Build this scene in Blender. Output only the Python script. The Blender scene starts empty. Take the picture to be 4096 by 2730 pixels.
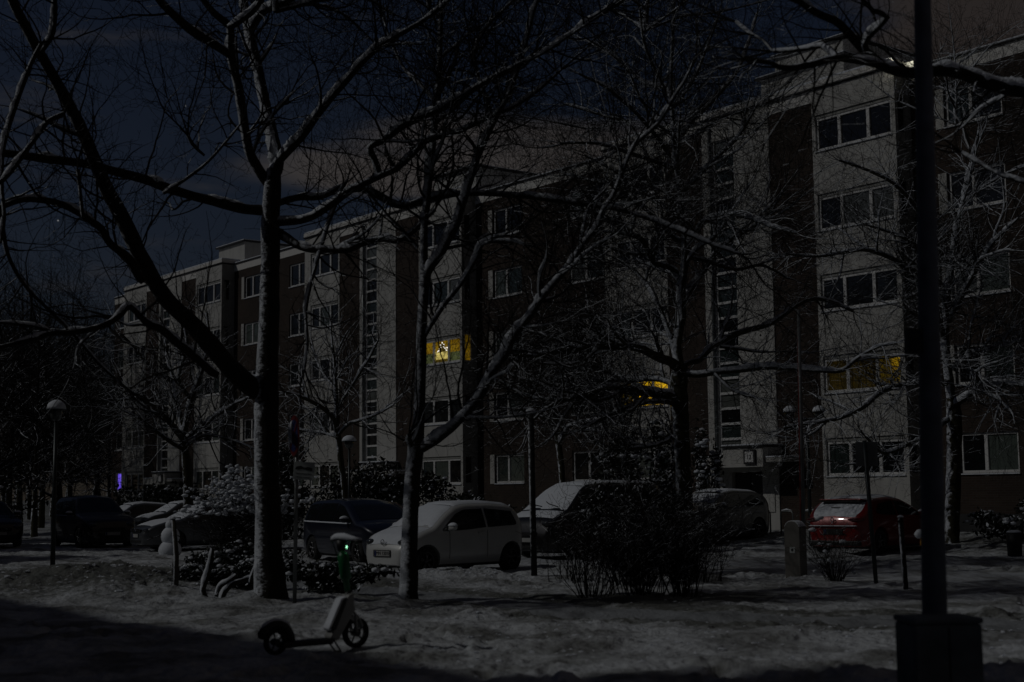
import bpy, math, random
import numpy as np
from mathutils import Vector, Matrix
random.seed(7); rng=np.random.default_rng(11)
R=math.radians
scn=bpy.context.scene
col=scn.collection
# ---------------------------------------------------------------- camera model
F=5689.; TH=R(6.16); RO=R(0.63); H=1.65; CX,CY=2048.,1365.
cf=np.array([0,math.cos(TH),math.sin(TH)]); _r=np.array([1.,0,0]); _u=np.cross(_r,cf)
cR=math.cos(RO)*_r-math.sin(RO)*_u; cU=math.cos(RO)*_u+math.sin(RO)*_r
CAM=np.array([0,0,H])
def ray(x,y): return cf+cR*(x-CX)/F-cU*(y-CY)/F
def atY(x,y,Y):
    d=ray(x,y); return CAM+d*Y/d[1]
def V2(x,y,Y):                      # full-view coordinates (2353 wide) at depth Y
    return atY(x*1.7408,y*1.7408,Y)
PH=math.atan2(4465,5689); D0=37.8
dv=np.array([-math.sin(PH),math.cos(PH),0]); nv=np.array([math.cos(PH),math.sin(PH),0])
MH=np.array([-.988,-.155]); EL=R(40)       # moon azimuth and height
MOON=np.array([MH[0]*math.cos(EL),MH[1]*math.cos(EL),math.sin(EL)]); MOON/=np.linalg.norm(MOON)
cam=bpy.data.cameras.new('camera'); co=bpy.data.objects.new('camera',cam); col.objects.link(co)
cam.lens=50; cam.sensor_width=36; cam.clip_end=3000; cam.clip_start=.1
M=Matrix(((cR[0],cU[0],-cf[0],0),(cR[1],cU[1],-cf[1],0),(cR[2],cU[2],-cf[2],H),(0,0,0,1)))
co.matrix_world=M; scn.camera=co
cam.dof.use_dof=True; cam.dof.focus_distance=42; cam.dof.aperture_fstop=1.5
# ---------------------------------------------------------------- noise
def _hash(i,j,s):
    n=(i*374761393+j*668265263+s*1442695041)&0xffffffff
    n=((n^(n>>13))*1274126177)&0xffffffff
    return ((n^(n>>16))&0xffff)/65535.
def vnoise(x,y,s=0):
    x=np.asarray(x,float); y=np.asarray(y,float)
    xi=np.floor(x).astype(np.int64); yi=np.floor(y).astype(np.int64)
    fx=x-xi; fy=y-yi; fx=fx*fx*(3-2*fx); fy=fy*fy*(3-2*fy)
    a=_hash(xi,yi,s);b=_hash(xi+1,yi,s);c=_hash(xi,yi+1,s);d=_hash(xi+1,yi+1,s)
    return (a+(b-a)*fx)+((c+(d-c)*fx)-(a+(b-a)*fx))*fy
def fbm(x,y,o=4,s=0):
    t=0;a=.5
    for k in range(o):
        t=t+a*vnoise(x*2**k+17.3*k,y*2**k-9.1*k,s+k); a*=.5
    return t
def smooth(a,b,x):
    t=np.clip((x-a)/(b-a),0,1); return t*t*(3-2*t)
# path running past, parallel to the house; centre line through world points
PA=[(-9.5,33.5),(-3.1,26.2),(-.9,23.7),(1.3,20.6),(4.2,18.6),(9,16.8),(20,14)]
def path_d(x,y):
    best=np.full(np.shape(x),1e9)
    for (ax,ay),(bx,by) in zip(PA[:-1],PA[1:]):
        dx,dy=bx-ax,by-ay; t=np.clip(((x-ax)*dx+(y-ay)*dy)/(dx*dx+dy*dy),0,1)
        best=np.minimum(best,np.hypot(x-ax-t*dx,y-ay-t*dy))
    return best
def gbase(x,y):
    x=np.asarray(x,float); y=np.asarray(y,float)
    D=x*nv[0]+y*nv[1]
    z=.35*smooth(D0-7,D0-1,D)*(y<120)
    near=1-smooth(60,90,y)
    z=z+.10*(fbm(x*.35,y*.35,3,3)-.45)*near+.10*(fbm(x*1.25+4,y*1.25,3,33)-.45)*near*smooth(10,13,y)
    # ploughed bank in front of the parked white car
    z=z+.17*np.exp(-((y-28.6-.12*(x+1))/.75)**2)*smooth(-5.2,-3.8,x)*(1-smooth(-.9,.4,x))
    # mound of grubbed up snow at left
    z=z+.38*np.exp(-((x+8.2)/2.6)**2-((y-27.5)/2.6)**2)
    z=z+.22*np.exp(-((x+6.3)/1.3)**2-((y-24.7)/1.1)**2)
    # snow heaped round the trunks
    for tx,ty in ((-3.92,23.05),(-1.62,22.34)):
        z=z+.14*np.exp(-(np.hypot(x-tx+.15,y-ty)/.42)**2)
    z=z+.10*np.exp(-(np.hypot(x-9.9,y-33.2)/1.5)**2)
    return z
def gdetail(x,y):
    near=1-smooth(45,70,y)
    tr=fbm(x*1.1,y*.8,2,40)
    a=.15*(fbm(x*1.9,y*1.9,4,7)-.47)+.10*np.abs(fbm(x*4.6+3,y*4.6,4,21)-.5)*smooth(.3,.6,tr)*2
    # footprints
    ff=vnoise(x*3.2,y*3.2,55); a=a-.09*smooth(.70,.88,ff)*smooth(.3,.55,tr)
    lump=smooth(2.4,.8,np.hypot((x+8)/1.6,(y-26.5)))*.30*(fbm(x*3.4,y*3.4,4,91)-.45)
    return (a+lump)*near
def gz(x,y):
    x=np.asarray(x,float); y=np.asarray(y,float)
    pd=path_d(x,y)+ (fbm(x*1.5,y*1.5,3,5)-.45)*.9
    inp=1-smooth(.55,.95,pd)
    rd=road_m(x,y)
    z=gbase(x,y)+gdetail(x,y)*(1-.75*np.maximum(inp,rd))
    return z-.05*inp-.05*rd
# road: strip right of the bank where cars stand, parallel to the facade
def road_m(x,y):
    D=x*nv[0]+y*nv[1]+(fbm(x*.8,y*.8,3,15)-.45)*.8
    return smooth(19.3,19.9,D)*(1-smooth(29.5,30.3,D))*(1-smooth(-6.5,-4.,-x+0*y-14))*smooth(2.3,3.4,x)*0+ \
           smooth(21.9,22.5,D)*(1-smooth(25.9,26.6,D))
def g(x,y): return float(gz(x,y))
# ---------------------------------------------------------------- materials
def mat(name): 
    m=bpy.data.materials.new(name); m.use_nodes=True
    nt=m.node_tree; return m,nt,nt.nodes['Principled BSDF']
def N(nt,t,**k):
    n=nt.nodes.new(t)
    for a,b in k.items(): setattr(n,a,b)
    return n
def rgb(c): return (c[0],c[1],c[2],1)
def plain(name,c,rough=.6,metal=0,var=.12,scale=3,bump=0,bscale=30,spec=.5,coat=0):
    m,nt,b=mat(name); L=nt.links.new
    b.inputs['Roughness'].default_value=rough; b.inputs['Metallic'].default_value=metal
    b.inputs['Specular IOR Level'].default_value=spec
    b.inputs['Coat Weight'].default_value=coat; b.inputs['Coat Roughness'].default_value=.05
    tc=N(nt,'ShaderNodeTexCoord'); no=N(nt,'ShaderNodeTexNoise'); no.inputs['Scale'].default_value=scale; no.inputs['Detail'].default_value=6
    L(tc.outputs['Object'],no.inputs['Vector'])
    mx=N(nt,'ShaderNodeMix',data_type='RGBA'); mx.inputs['A'].default_value=rgb([v*(1-var) for v in c]); mx.inputs['B'].default_value=rgb([min(1,v*(1+var)) for v in c])
    mr=N(nt,'ShaderNodeMapRange'); mr.inputs[1].default_value=.3; mr.inputs[2].default_value=.7
    L(no.outputs['Fac'],mr.inputs[0]); L(mr.outputs[0],mx.inputs['Factor']); L(mx.outputs['Result'],b.inputs['Base Color'])
    if bump:
        n2=N(nt,'ShaderNodeTexNoise'); n2.inputs['Scale'].default_value=bscale; n2.inputs['Detail'].default_value=5
        L(tc.outputs['Object'],n2.inputs['Vector'])
        bp=N(nt,'ShaderNodeBump'); bp.inputs['Strength'].default_value=.6; bp.inputs['Distance'].default_value=bump
        L(n2.outputs['Fac'],bp.inputs['Height']); L(bp.outputs['Normal'],b.inputs['Normal'])
    return m
SNOW=(.70,.74,.80)
def snowy(name,c,amount=.0,nscale=6,wind=(-.62,-.2,.75),rough=.9,bump=.01,bscale=25,soft=.12,nw=.9,stretch=(1,1,1),c2=None):
    """surface of colour c that carries snow where it faces up / the wind side, broken by noise"""
    m,nt,b=mat(name); L=nt.links.new
    ge=N(nt,'ShaderNodeNewGeometry'); vm=N(nt,'ShaderNodeVectorMath',operation='DOT_PRODUCT')
    w=Vector(wind).normalized(); vm.inputs[1].default_value=w
    L(ge.outputs['Normal'],vm.inputs[0])
    mp=N(nt,'ShaderNodeMapping'); mp.inputs['Scale'].default_value=stretch; L(ge.outputs['Position'],mp.inputs['Vector'])
    no=N(nt,'ShaderNodeTexNoise'); no.inputs['Scale'].default_value=nscale; no.inputs['Detail'].default_value=5; no.inputs['Roughness'].default_value=.6
    L(mp.outputs['Vector'],no.inputs['Vector'])
    ma=N(nt,'ShaderNodeMath',operation='MULTIPLY_ADD'); ma.inputs[1].default_value=nw; L(no.outputs['Fac'],ma.inputs[0])
    L(vm.outputs['Value'],ma.inputs[2])
    mr=N(nt,'ShaderNodeMapRange'); th=nw*.5+.55-amount; mr.inputs[1].default_value=th-soft; mr.inputs[2].default_value=th+soft
    L(ma.outputs[0],mr.inputs[0])
    n3=N(nt,'ShaderNodeTexNoise'); n3.inputs['Scale'].default_value=nscale*2.2; n3.inputs['Detail'].default_value=6; L(mp.outputs['Vector'],n3.inputs['Vector'])
    mb=N(nt,'ShaderNodeMix',data_type='RGBA'); mb.inputs['A'].default_value=rgb([v*.55 for v in c]); mb.inputs['B'].default_value=rgb(c2 or [v*1.5 for v in c])
    L(n3.outputs['Fac'],mb.inputs['Factor'])
    mx=N(nt,'ShaderNodeMix',data_type='RGBA'); mx.inputs['B'].default_value=rgb(SNOW)
    L(mb.outputs['Result'],mx.inputs['A']); L(mr.outputs[0],mx.inputs['Factor']); L(mx.outputs['Result'],b.inputs['Base Color'])
    b.inputs['Roughness'].default_value=rough; b.inputs['Specular IOR Level'].default_value=.2
    if bump:
        n2=N(nt,'ShaderNodeTexNoise'); n2.inputs['Scale'].default_value=bscale; n2.inputs['Detail'].default_value=5
        L(mp.outputs['Vector'],n2.inputs['Vector'])
        ad=N(nt,'ShaderNodeMath',operation='ADD'); L(n2.outputs['Fac'],ad.inputs[0]); L(mr.outputs[0],ad.inputs[1])
        bp=N(nt,'ShaderNodeBump'); bp.inputs['Strength'].default_value=.8; bp.inputs['Distance'].default_value=bump
        L(ad.outputs[0],bp.inputs['Height']); L(bp.outputs['Normal'],b.inputs['Normal'])
    return m
def emis(name,c,s):
    m,nt,b=mat(name); b.inputs['Base Color'].default_value=(0,0,0,1)
    b.inputs['Emission Color'].default_value=rgb(c); b.inputs['Emission Strength'].default_value=s; return m
MT={}
MT['bark']=snowy('bark',(.022,.019,.016),amount=.03,nscale=9,wind=(-.8,-.25,.45),bump=.02,stretch=(1,1,.6),nw=1.0)
MT['bark_trunk']=snowy('bark_wind_snow',(.026,.023,.019),amount=-.02,nscale=13,wind=(-.97,-.18,.1),bump=.035,bscale=26,stretch=(1,1,1.9),nw=1.5,soft=.16)
MT['bark_snowy']=snowy('bark_driven_snow',(.028,.025,.021),amount=.22,nscale=12,wind=(-.95,-.22,.15),bump=.035,bscale=26,stretch=(1,1,1.6),nw=1.2,soft=.2)
MT['bark_plane']=snowy('bark_plane_tree',(.030,.028,.018),amount=.06,nscale=7,wind=(-.8,-.25,.45),bump=.015,c2=(.08,.075,.045))
MT['bark_dark']=snowy('bark_plane_trunk',(.024,.022,.015),amount=-.34,nscale=6,wind=(-.9,-.3,.2),bump=.015,c2=(.075,.07,.04),nw=1.5,soft=.1)
MT['twig']=snowy('twig_bark',(.014,.012,.010),amount=-.22,nscale=1.3,wind=(-.3,-.1,.95),bump=0,nw=.9,soft=.06)
MT['twig_snow']=snowy('twig_bark_snowy',(.016,.014,.011),amount=.26,nscale=2.0,wind=(-.35,-.12,.93),bump=0,nw=1.1,soft=.06)
MT['limb_snow']=snowy('snow_on_limbs',(.06,.055,.05),amount=1.15,nscale=17,wind=(-.6,-.2,.75),bump=.03,bscale=30,nw=2.2,soft=.35)
MT['snow']=plain('snow',SNOW,.65,var=.06,scale=8,bump=.012,bscale=35,spec=.3)
MT['snowcap']=plain('snow_on_things',SNOW,.7,var=.05,scale=12,bump=.01,bscale=22,spec=.25)
# brick
def brick():
    m,nt,b=mat('dark_brick'); L=nt.links.new
    tc=N(nt,'ShaderNodeTexCoord'); sx=N(nt,'ShaderNodeSeparateXYZ'); cx=N(nt,'ShaderNodeCombineXYZ')
    L(tc.outputs['Object'],sx.inputs[0]); L(sx.outputs['X'],cx.inputs['X']); L(sx.outputs['Z'],cx.inputs['Y'])
    br=N(nt,'ShaderNodeTexBrick'); L(cx.outputs[0],br.inputs['Vector']); br.inputs['Scale'].default_value=1
    br.inputs['Brick Width'].default_value=.25; br.inputs['Row Height'].default_value=.075; br.inputs['Mortar Size'].default_value=.007
    br.inputs['Color1'].default_value=(.042,.026,.018,1); br.inputs['Color2'].default_value=(.03,.017,.011,1); br.inputs['Mortar'].default_value=(.05,.046,.04,1)
    no=N(nt,'ShaderNodeTexNoise'); no.inputs['Scale'].default_value=.7; no.inputs['Detail'].default_value=7; L(tc.outputs['Object'],no.inputs['Vector'])
    mr=N(nt,'ShaderNodeMapRange'); mr.inputs[1].default_value=.25; mr.inputs[2].default_value=.75; mr.inputs[3].default_value=.6; mr.inputs[4].default_value=1.3; L(no.outputs['Fac'],mr.inputs[0])
    mu=N(nt,'ShaderNodeMix',data_type='RGBA',blend_type='MULTIPLY'); mu.inputs['Factor'].default_value=1
    L(br.outputs['Color'],mu.inputs['A']); L(mr.outputs[0],mu.inputs['B']); L(mu.outputs['Result'],b.inputs['Base Color'])
    bp=N(nt,'ShaderNodeBump'); bp.inputs['Distance'].default_value=.006; L(br.outputs['Fac'],bp.inputs['Height']); bp.invert=True
    L(bp.outputs['Normal'],b.inputs['Normal']); b.inputs['Roughness'].default_value=.9
    return m
MT['brick']=brick()
def plaster(name,c,stain=.18):
    m,nt,b=mat(name); L=nt.links.new
    tc=N(nt,'ShaderNodeTexCoord'); mp=N(nt,'ShaderNodeMapping'); mp.inputs['Scale'].default_value=(2.2,2.2,.35); L(tc.outputs['Object'],mp.inputs['Vector'])
    no=N(nt,'ShaderNodeTexNoise'); no.inputs['Scale'].default_value=1.2; no.inputs['Detail'].default_value=8; no.inputs['Roughness'].default_value=.65; L(mp.outputs[0],no.inputs['Vector'])
    mr=N(nt,'ShaderNodeMapRange'); mr.inputs[1].default_value=.35; mr.inputs[2].default_value=.75; L(no.outputs['Fac'],mr.inputs[0])
    mx=N(nt,'ShaderNodeMix',data_type='RGBA'); mx.inputs['A'].default_value=rgb(c); mx.inputs['B'].default_value=rgb([v*(1-stain) for v in c]); L(mr.outputs[0],mx.inputs['Factor']); L(mx.outputs['Result'],b.inputs['Base Color'])
    n2=N(nt,'ShaderNodeTexNoise'); n2.inputs['Scale'].default_value=60; L(tc.outputs['Object'],n2.inputs['Vector'])
    bp=N(nt,'ShaderNodeBump'); bp.inputs['Distance'].default_value=.004; L(n2.outputs['Fac'],bp.inputs['Height']); L(bp.outputs['Normal'],b.inputs['Normal'])
    b.inputs['Roughness'].default_value=.9; return m
MT['plaster']=plaster('pale_plaster',(.51,.505,.48),.28); MT['fascia']=plaster('white_fascia',(.7,.69,.66),.1)
MT['plaster_grey_shaded']=plaster('grey_and_shaded_plaster',(.33,.33,.31))  # grey plaster, also the darkened copy of the pale one for shaded returns
MT['upvc']=plain('white_window_frame',(.68,.68,.67),.5,var=.04)
MT['sill']=snowy('sill_snow',(.55,.55,.55),amount=.35,nscale=5,wind=(-.2,-.2,1),bump=.004)
MT['darkmetal']=plain('dark_metal_trim',(.035,.035,.037),.5,metal=.3)
MT['galv']=plain('galvanised_steel',(.18,.19,.19),.45,metal=.7,var=.2)
MT['polegreen']=plain('dark_painted_steel',(.035,.042,.045),.4,metal=.4)
def glass(name,base,rough=.06,spec=.6,scale=(1,1,1),c2=None,sc=4):
    m,nt,b=mat(name); L=nt.links.new
    tc=N(nt,'ShaderNodeTexCoord'); mp=N(nt,'ShaderNodeMapping'); mp.inputs['Scale'].default_value=scale; L(tc.outputs['Object'],mp.inputs[0])
    no=N(nt,'ShaderNodeTexNoise'); no.inputs['Scale'].default_value=sc; no.inputs['Detail'].default_value=3; L(mp.outputs[0],no.inputs['Vector'])
    mx=N(nt,'ShaderNodeMix',data_type='RGBA'); mx.inputs['A'].default_value=rgb(base); mx.inputs['B'].default_value=rgb(c2 or [v*1.7 for v in base]); L(no.outputs['Fac'],mx.inputs['Factor']); L(mx.outputs['Result'],b.inputs['Base Color'])
    b.inputs['Roughness'].default_value=rough; b.inputs['Specular IOR Level'].default_value=spec
    b.inputs['Coat Weight'].default_value=.6; b.inputs['Coat Roughness'].default_value=.03
    return m
MT['pane_dark']=glass('pane_dark_room',(.006,.007,.008))
MT['pane_curtain']=glass('pane_net_curtain',(.05,.06,.055),scale=(14,14,.4),sc=2,c2=(.14,.17,.15))
MT['pane_blind']=glass('pane_roller_blind',(.09,.095,.09),scale=(.3,.3,30),sc=2,c2=(.14,.15,.14))
MT['pane_mid']=glass('pane_dim_room',(.02,.026,.028),scale=(6,6,.6),sc=2,c2=(.05,.07,.065))
MT['carglass']=glass('car_glass',(.008,.009,.010),rough=.12)
def clear():
    m,nt,b=mat('clear_window_glass'); L=nt.links.new
    tr=N(nt,'ShaderNodeBsdfTransparent'); tr.inputs[0].default_value=(.93,.95,.93,1); gl=N(nt,'ShaderNodeBsdfGlossy'); gl.inputs['Roughness'].default_value=.03
    mx=N(nt,'ShaderNodeMixShader'); mx.inputs[0].default_value=.06; L(tr.outputs[0],mx.inputs[1]); L(gl.outputs[0],mx.inputs[2]); L(mx.outputs[0],nt.nodes['Material Output'].inputs['Surface']); return m
MT['clear']=clear()
def litroom(name,c1,c2,s,scale,sc=2):
    m,nt,b=mat(name); L=nt.links.new
    tc=N(nt,'ShaderNodeTexCoord'); mp=N(nt,'ShaderNodeMapping'); mp.inputs['Scale'].default_value=scale; L(tc.outputs['Object'],mp.inputs[0])
    no=N(nt,'ShaderNodeTexNoise'); no.inputs['Scale'].default_value=sc; no.inputs['Detail'].default_value=3; L(mp.outputs[0],no.inputs['Vector'])
    mr=N(nt,'ShaderNodeMapRange'); mr.inputs[1].default_value=.32; mr.inputs[2].default_value=.68; L(no.outputs['Fac'],mr.inputs[0])
    mx=N(nt,'ShaderNodeMix',data_type='RGBA'); mx.inputs['A'].default_value=rgb(c1); mx.inputs['B'].default_value=rgb(c2); L(mr.outputs[0],mx.inputs['Factor'])
    L(mx.outputs['Result'],b.inputs['Emission Color']); b.inputs['Emission Strength'].default_value=s; b.inputs['Base Color'].default_value=(.02,.015,.005,1); b.inputs['Roughness'].default_value=.8
    return m
EX=-3.3                                    # view exposure; lit things are scaled by its inverse
K=2**(-EX)
MT['lit_amber']=litroom('lit_room_amber',(.12,.06,.002),(.24,.14,.003),K*.85,(1.2,1.2,.8))
MT['lit_side']=litroom('lit_side_pane',(.05,.03,.001),(.15,.085,.002),K*.85,(3,3,1.5))
MT['lit_amber_dim']=litroom('lit_room_amber_low',(.04,.026,.001),(.075,.048,.003),K*.9,(14,14,.3))
MT['lit_curtain']=litroom('lit_curtain_amber',(.28,.13,.001),(.85,.50,.008),K*1.25,(16,16,.25))
MT['lit_faint']=litroom('lit_curtain_faint',(.007,.005,.0002),(.018,.011,.0005),K*.9,(13,13,.25))
MT['lit_blind']=litroom('lit_blind_slats',(.35,.24,.02),(1.0,.82,.28),K*.85,(.2,.2,26),1.6)
MT['lit_green']=litroom('lit_lower_film',(.045,.055,.02),(.075,.085,.03),K*.8,(2,2,2))
MT['lit_violet']=litroom('lit_violet_curtain',(.05,.03,.42),(.22,.12,.95),K*.85,(3,3,.8))
MT['bulb']=emis('candle_bulb',(1,.93,.80),K*2.2)
MT['lampwarm']=emis('lamp_shade_lit',(1,.75,.28),K*1.6)
MT['green_light']=emis('green_light',(.35,1,.55),K*3)
MT['rooflight']=emis('roof_floodlight',(1,.95,.72),K*.8)
# ---------------------------------------------------------------- mesh builder
def tag(o,label=None,cat=None,group=None,kind=None):
    if label: o['label']=label
    if cat: o['category']=cat
    if group: o['group']=group
    if kind: o['kind']=kind
    return o
def empty(name,loc=(0,0,0),rz=0,**k):
    o=bpy.data.objects.new(name,None); col.objects.link(o); o.location=loc; o.rotation_euler=(0,0,rz); o.empty_display_size=.2
    tag(o,**k); return o
class MB:
    def __init__(s): s.v=[]; s.f=[]; s.m=[]
    def add(s,vs,fs,mi=0):
        n=len(s.v); s.v+= [tuple(map(float,p)) for p in vs]; s.f+=[tuple(i+n for i in f) for f in fs]; s.m+=[mi]*len(fs)
    def box(s,x0,x1,y0,y1,z0,z1,mi=0):
        if x0>x1:x0,x1=x1,x0
        if y0>y1:y0,y1=y1,y0
        if z0>z1:z0,z1=z1,z0
        s.add([(x0,y0,z0),(x1,y0,z0),(x1,y1,z0),(x0,y1,z0),(x0,y0,z1),(x1,y0,z1),(x1,y1,z1),(x0,y1,z1)],
              [(3,2,1,0),(4,5,6,7),(0,1,5,4),(1,2,6,5),(2,3,7,6),(3,0,4,7)],mi)
    def tube(s,pts,rs,k=10,mi=0,cap=True,jit=0):
        pts=[np.array(p,float) for p in pts]
        if not hasattr(rs,'__len__'): rs=[rs]*len(pts)
        vs=[];fs=[]; a=None
        for i,p in enumerate(pts):
            d=pts[min(i+1,len(pts)-1)]-pts[max(i-1,0)]; d=d/(np.linalg.norm(d)+1e-9)
            if a is None:
                a=np.cross(d,[0,0,1.]) 
                if np.linalg.norm(a)<.05: a=np.cross(d,[1.,0,0])
            a=a-d*(a@d); a=a/np.linalg.norm(a); b=np.cross(d,a)
            for j in range(k):
                t=2*math.pi*j/k; r=rs[i]*(1+(jit*(random.random()-.5) if jit else 0)); vs.append(p+(a*math.cos(t)+b*math.sin(t))*r)
        for i in range(len(pts)-1):
            for j in range(k):
                j2=(j+1)%k; fs.append((i*k+j,i*k+j2,(i+1)*k+j2,(i+1)*k+j))
        if cap: fs.append(tuple(range(k))[::-1]); fs.append(tuple((len(pts)-1)*k+j for j in range(k)))
        s.add(vs,fs,mi)
    def ell(s,c,r,n=12,m=8,mi=0,z0=-1,noise=0,seed=0):
        vs=[];fs=[]
        for i in range(m+1):
            ph=math.asin(z0)+(math.pi/2-math.asin(z0))*i/m
            for j in range(n):
                t=2*math.pi*j/n; q=1+noise*(random.random()-.5)
                vs.append((c[0]+r[0]*math.cos(ph)*math.cos(t)*q,c[1]+r[1]*math.cos(ph)*math.sin(t)*q,c[2]+r[2]*math.sin(ph)*q))
        for i in range(m):
            for j in range(n):
                j2=(j+1)%n; fs.append((i*n+j,i*n+j2,(i+1)*n+j2,(i+1)*n+j))
        fs.append(tuple(range(n))[::-1]); s.add(vs,fs,mi)
    def extr(s,poly,y0,y1,mi=0,axis='y'):
        n=len(poly); f=(lambda p,y:(p[0],y,p[1])) if axis=='y' else ((lambda p,y:(y,p[0],p[1])) if axis=='x' else (lambda p,y:(p[0],p[1],y)))
        vs=[f(p,y0) for p in poly]+[f(p,y1) for p in poly]
        s.add(vs,[tuple(range(n)),tuple(range(2*n-1,n-1,-1))]+[(i,i+n,(i+1)%n+n,(i+1)%n) for i in range(n)],mi)
    def quad(s,a,b,c,d,mi=0): s.add([a,b,c,d],[(0,1,2,3)],mi)
    def build(s,name,mats,parent=None,smooth=False,bevel=0,**k):
        me=bpy.data.meshes.new(name); me.from_pydata(s.v,[],s.f)
        if not isinstance(mats,(list,tuple)): mats=[mats]
        for m in mats: me.materials.append(MT[m] if isinstance(m,str) else m)
        if len(mats)>1: me.polygons.foreach_set('material_index',s.m)
        if smooth: me.polygons.foreach_set('use_smooth',[True]*len(me.polygons))
        me.update(); o=bpy.data.objects.new(name,me); col.objects.link(o)
        if parent: o.parent=parent
        if bevel:
            b=o.modifiers.new('bevel','BEVEL'); b.width=bevel; b.segments=2; b.limit_method='ANGLE'
        tag(o,**k); return o
def npmesh(name,v,f,m,parent=None,smooth=False,mi=None,**k):
    me=bpy.data.meshes.new(name); v=np.asarray(v,np.float32); f=np.asarray(f,np.int32); n=f.shape[1]
    me.vertices.add(len(v)); me.vertices.foreach_set('co',v.ravel())
    me.loops.add(f.size); me.loops.foreach_set('vertex_index',f.ravel())
    me.polygons.add(len(f)); me.polygons.foreach_set('loop_start',np.arange(0,f.size,n,dtype=np.int32)); me.polygons.foreach_set('loop_total',np.full(len(f),n,np.int32))
    ms=m if isinstance(m,(list,tuple)) else [m]
    for q in ms: me.materials.append(MT[q] if isinstance(q,str) else q)
    if mi is not None: me.polygons.foreach_set('material_index',np.asarray(mi,np.int32))
    me.polygons.foreach_set('use_smooth',np.full(len(f),smooth)); me.update(calc_edges=True)
    o=bpy.data.objects.new(name,me); col.objects.link(o)
    if parent: o.parent=parent
    tag(o,**k); return o
def copytree(o,parent=None):
    c=o.copy(); col.objects.link(c)
    if parent: c.parent=parent
    for ch in [x for x in list(bpy.data.objects) if x.parent==o]: copytree(ch,c)
    return c
CH={}
def copy_thing(o,loc,rz,scale=1,label=None,group=None):
    c=o.copy(); col.objects.link(c); c.location=loc; c.rotation_euler=(0,0,rz); c.scale=(scale,)*3
    if label: c['label']=label
    if group: c['group']=group
    for ch in [x for x in o.children]:
        d=ch.copy(); col.objects.link(d); d.parent=c
        for e in [x for x in ch.children]:
            h=e.copy(); col.objects.link(h); h.parent=d
    return c
#@@GROUND
# ---------------------------------------------------------------- ground
def ground_mat():
    m,nt,b=mat('snow_ground'); L=nt.links.new
    ge=N(nt,'ShaderNodeNewGeometry')
    n1=N(nt,'ShaderNodeTexNoise'); n1.inputs['Scale'].default_value=.9; n1.inputs['Detail'].default_value=8; n1.inputs['Roughness'].default_value=.65; L(ge.outputs['Position'],n1.inputs['Vector'])
    mr=N(nt,'ShaderNodeMapRange'); mr.inputs[1].default_value=.41; mr.inputs[2].default_value=.62; L(n1.outputs['Fac'],mr.inputs[0])
    mx=N(nt,'ShaderNodeMix',data_type='RGBA'); mx.inputs['A'].default_value=(.58,.61,.64,1); mx.inputs['B'].default_value=(.21,.215,.21,1); L(mr.outputs[0],mx.inputs['Factor'])  # darker patches: trodden snow, plus shadow bands put into the colour
    # earth and grass poking through
    n2=N(nt,'ShaderNodeTexNoise'); n2.inputs['Scale'].default_value=5; n2.inputs['Detail'].default_value=9; n2.inputs['Roughness'].default_value=.75; L(ge.outputs['Position'],n2.inputs['Vector'])
    at=N(nt,'ShaderNodeAttribute'); at.attribute_name='earth'
    ad=N(nt,'ShaderNodeMath',operation='MULTIPLY_ADD'); ad.inputs[1].default_value=.5; L(at.outputs['Fac'],ad.inputs[0]); L(n2.outputs['Fac'],ad.inputs[2])
    m2=N(nt,'ShaderNodeMapRange'); m2.inputs[1].default_value=.70; m2.inputs[2].default_value=.86; L(ad.outputs[0],m2.inputs[0])
    mz=N(nt,'ShaderNodeMix',data_type='RGBA'); mz.inputs['B'].default_value=(.14,.145,.135,1); L(mx.outputs['Result'],mz.inputs['A']); L(m2.outputs[0],mz.inputs['Factor']); L(mz.outputs['Result'],b.inputs['Base Color'])
    n3=N(nt,'ShaderNodeTexNoise'); n3.inputs['Scale'].default_value=7; n3.inputs['Detail'].default_value=6; L(ge.outputs['Position'],n3.inputs['Vector'])
    bp=N(nt,'ShaderNodeBump'); bp.inputs['Distance'].default_value=.09; bp.inputs['Strength'].default_value=1; L(n3.outputs['Fac'],bp.inputs['Height']); L(bp.outputs['Normal'],b.inputs['Normal'])
    b.inputs['Roughness'].default_value=.75; b.inputs['Specular IOR Level'].default_value=.25
    return m
MT['ground']=ground_mat()
def slush(name,c1,c2,thr=(.4,.62)):
    m,nt,b=mat(name); L=nt.links.new
    ge=N(nt,'ShaderNodeNewGeometry'); mp=N(nt,'ShaderNodeMapping'); mp.inputs['Rotation'].default_value=(0,0,R(38)); mp.inputs['Scale'].default_value=(1.6,.35,1); L(ge.outputs['Position'],mp.inputs[0])
    n1=N(nt,'ShaderNodeTexNoise'); n1.inputs['Scale'].default_value=1.6; n1.inputs['Detail'].default_value=9; n1.inputs['Roughness'].default_value=.7; L(mp.outputs[0],n1.inputs['Vector'])
    mr=N(nt,'ShaderNodeMapRange'); mr.inputs[1].default_value=thr[0]; mr.inputs[2].default_value=thr[1]; L(n1.outputs['Fac'],mr.inputs[0])
    mx=N(nt,'ShaderNodeMix',data_type='RGBA'); mx.inputs['A'].default_value=rgb(c1); mx.inputs['B'].default_value=rgb(c2); L(mr.outputs[0],mx.inputs['Factor']); L(mx.outputs['Result'],b.inputs['Base Color'])
    n3=N(nt,'ShaderNodeTexNoise'); n3.inputs['Scale'].default_value=16; n3.inputs['Detail'].default_value=7; L(ge.outputs['Position'],n3.inputs['Vector'])
    bp=N(nt,'ShaderNodeBump'); bp.inputs['Distance'].default_value=.03; L(n3.outputs['Fac'],bp.inputs['Height']); L(bp.outputs['Normal'],b.inputs['Normal'])
    b.inputs['Roughness'].default_value=.6; return m
MT['path']=slush('trodden_snow_path',(.33,.35,.37),(.10,.105,.105),(.46,.70))
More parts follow.
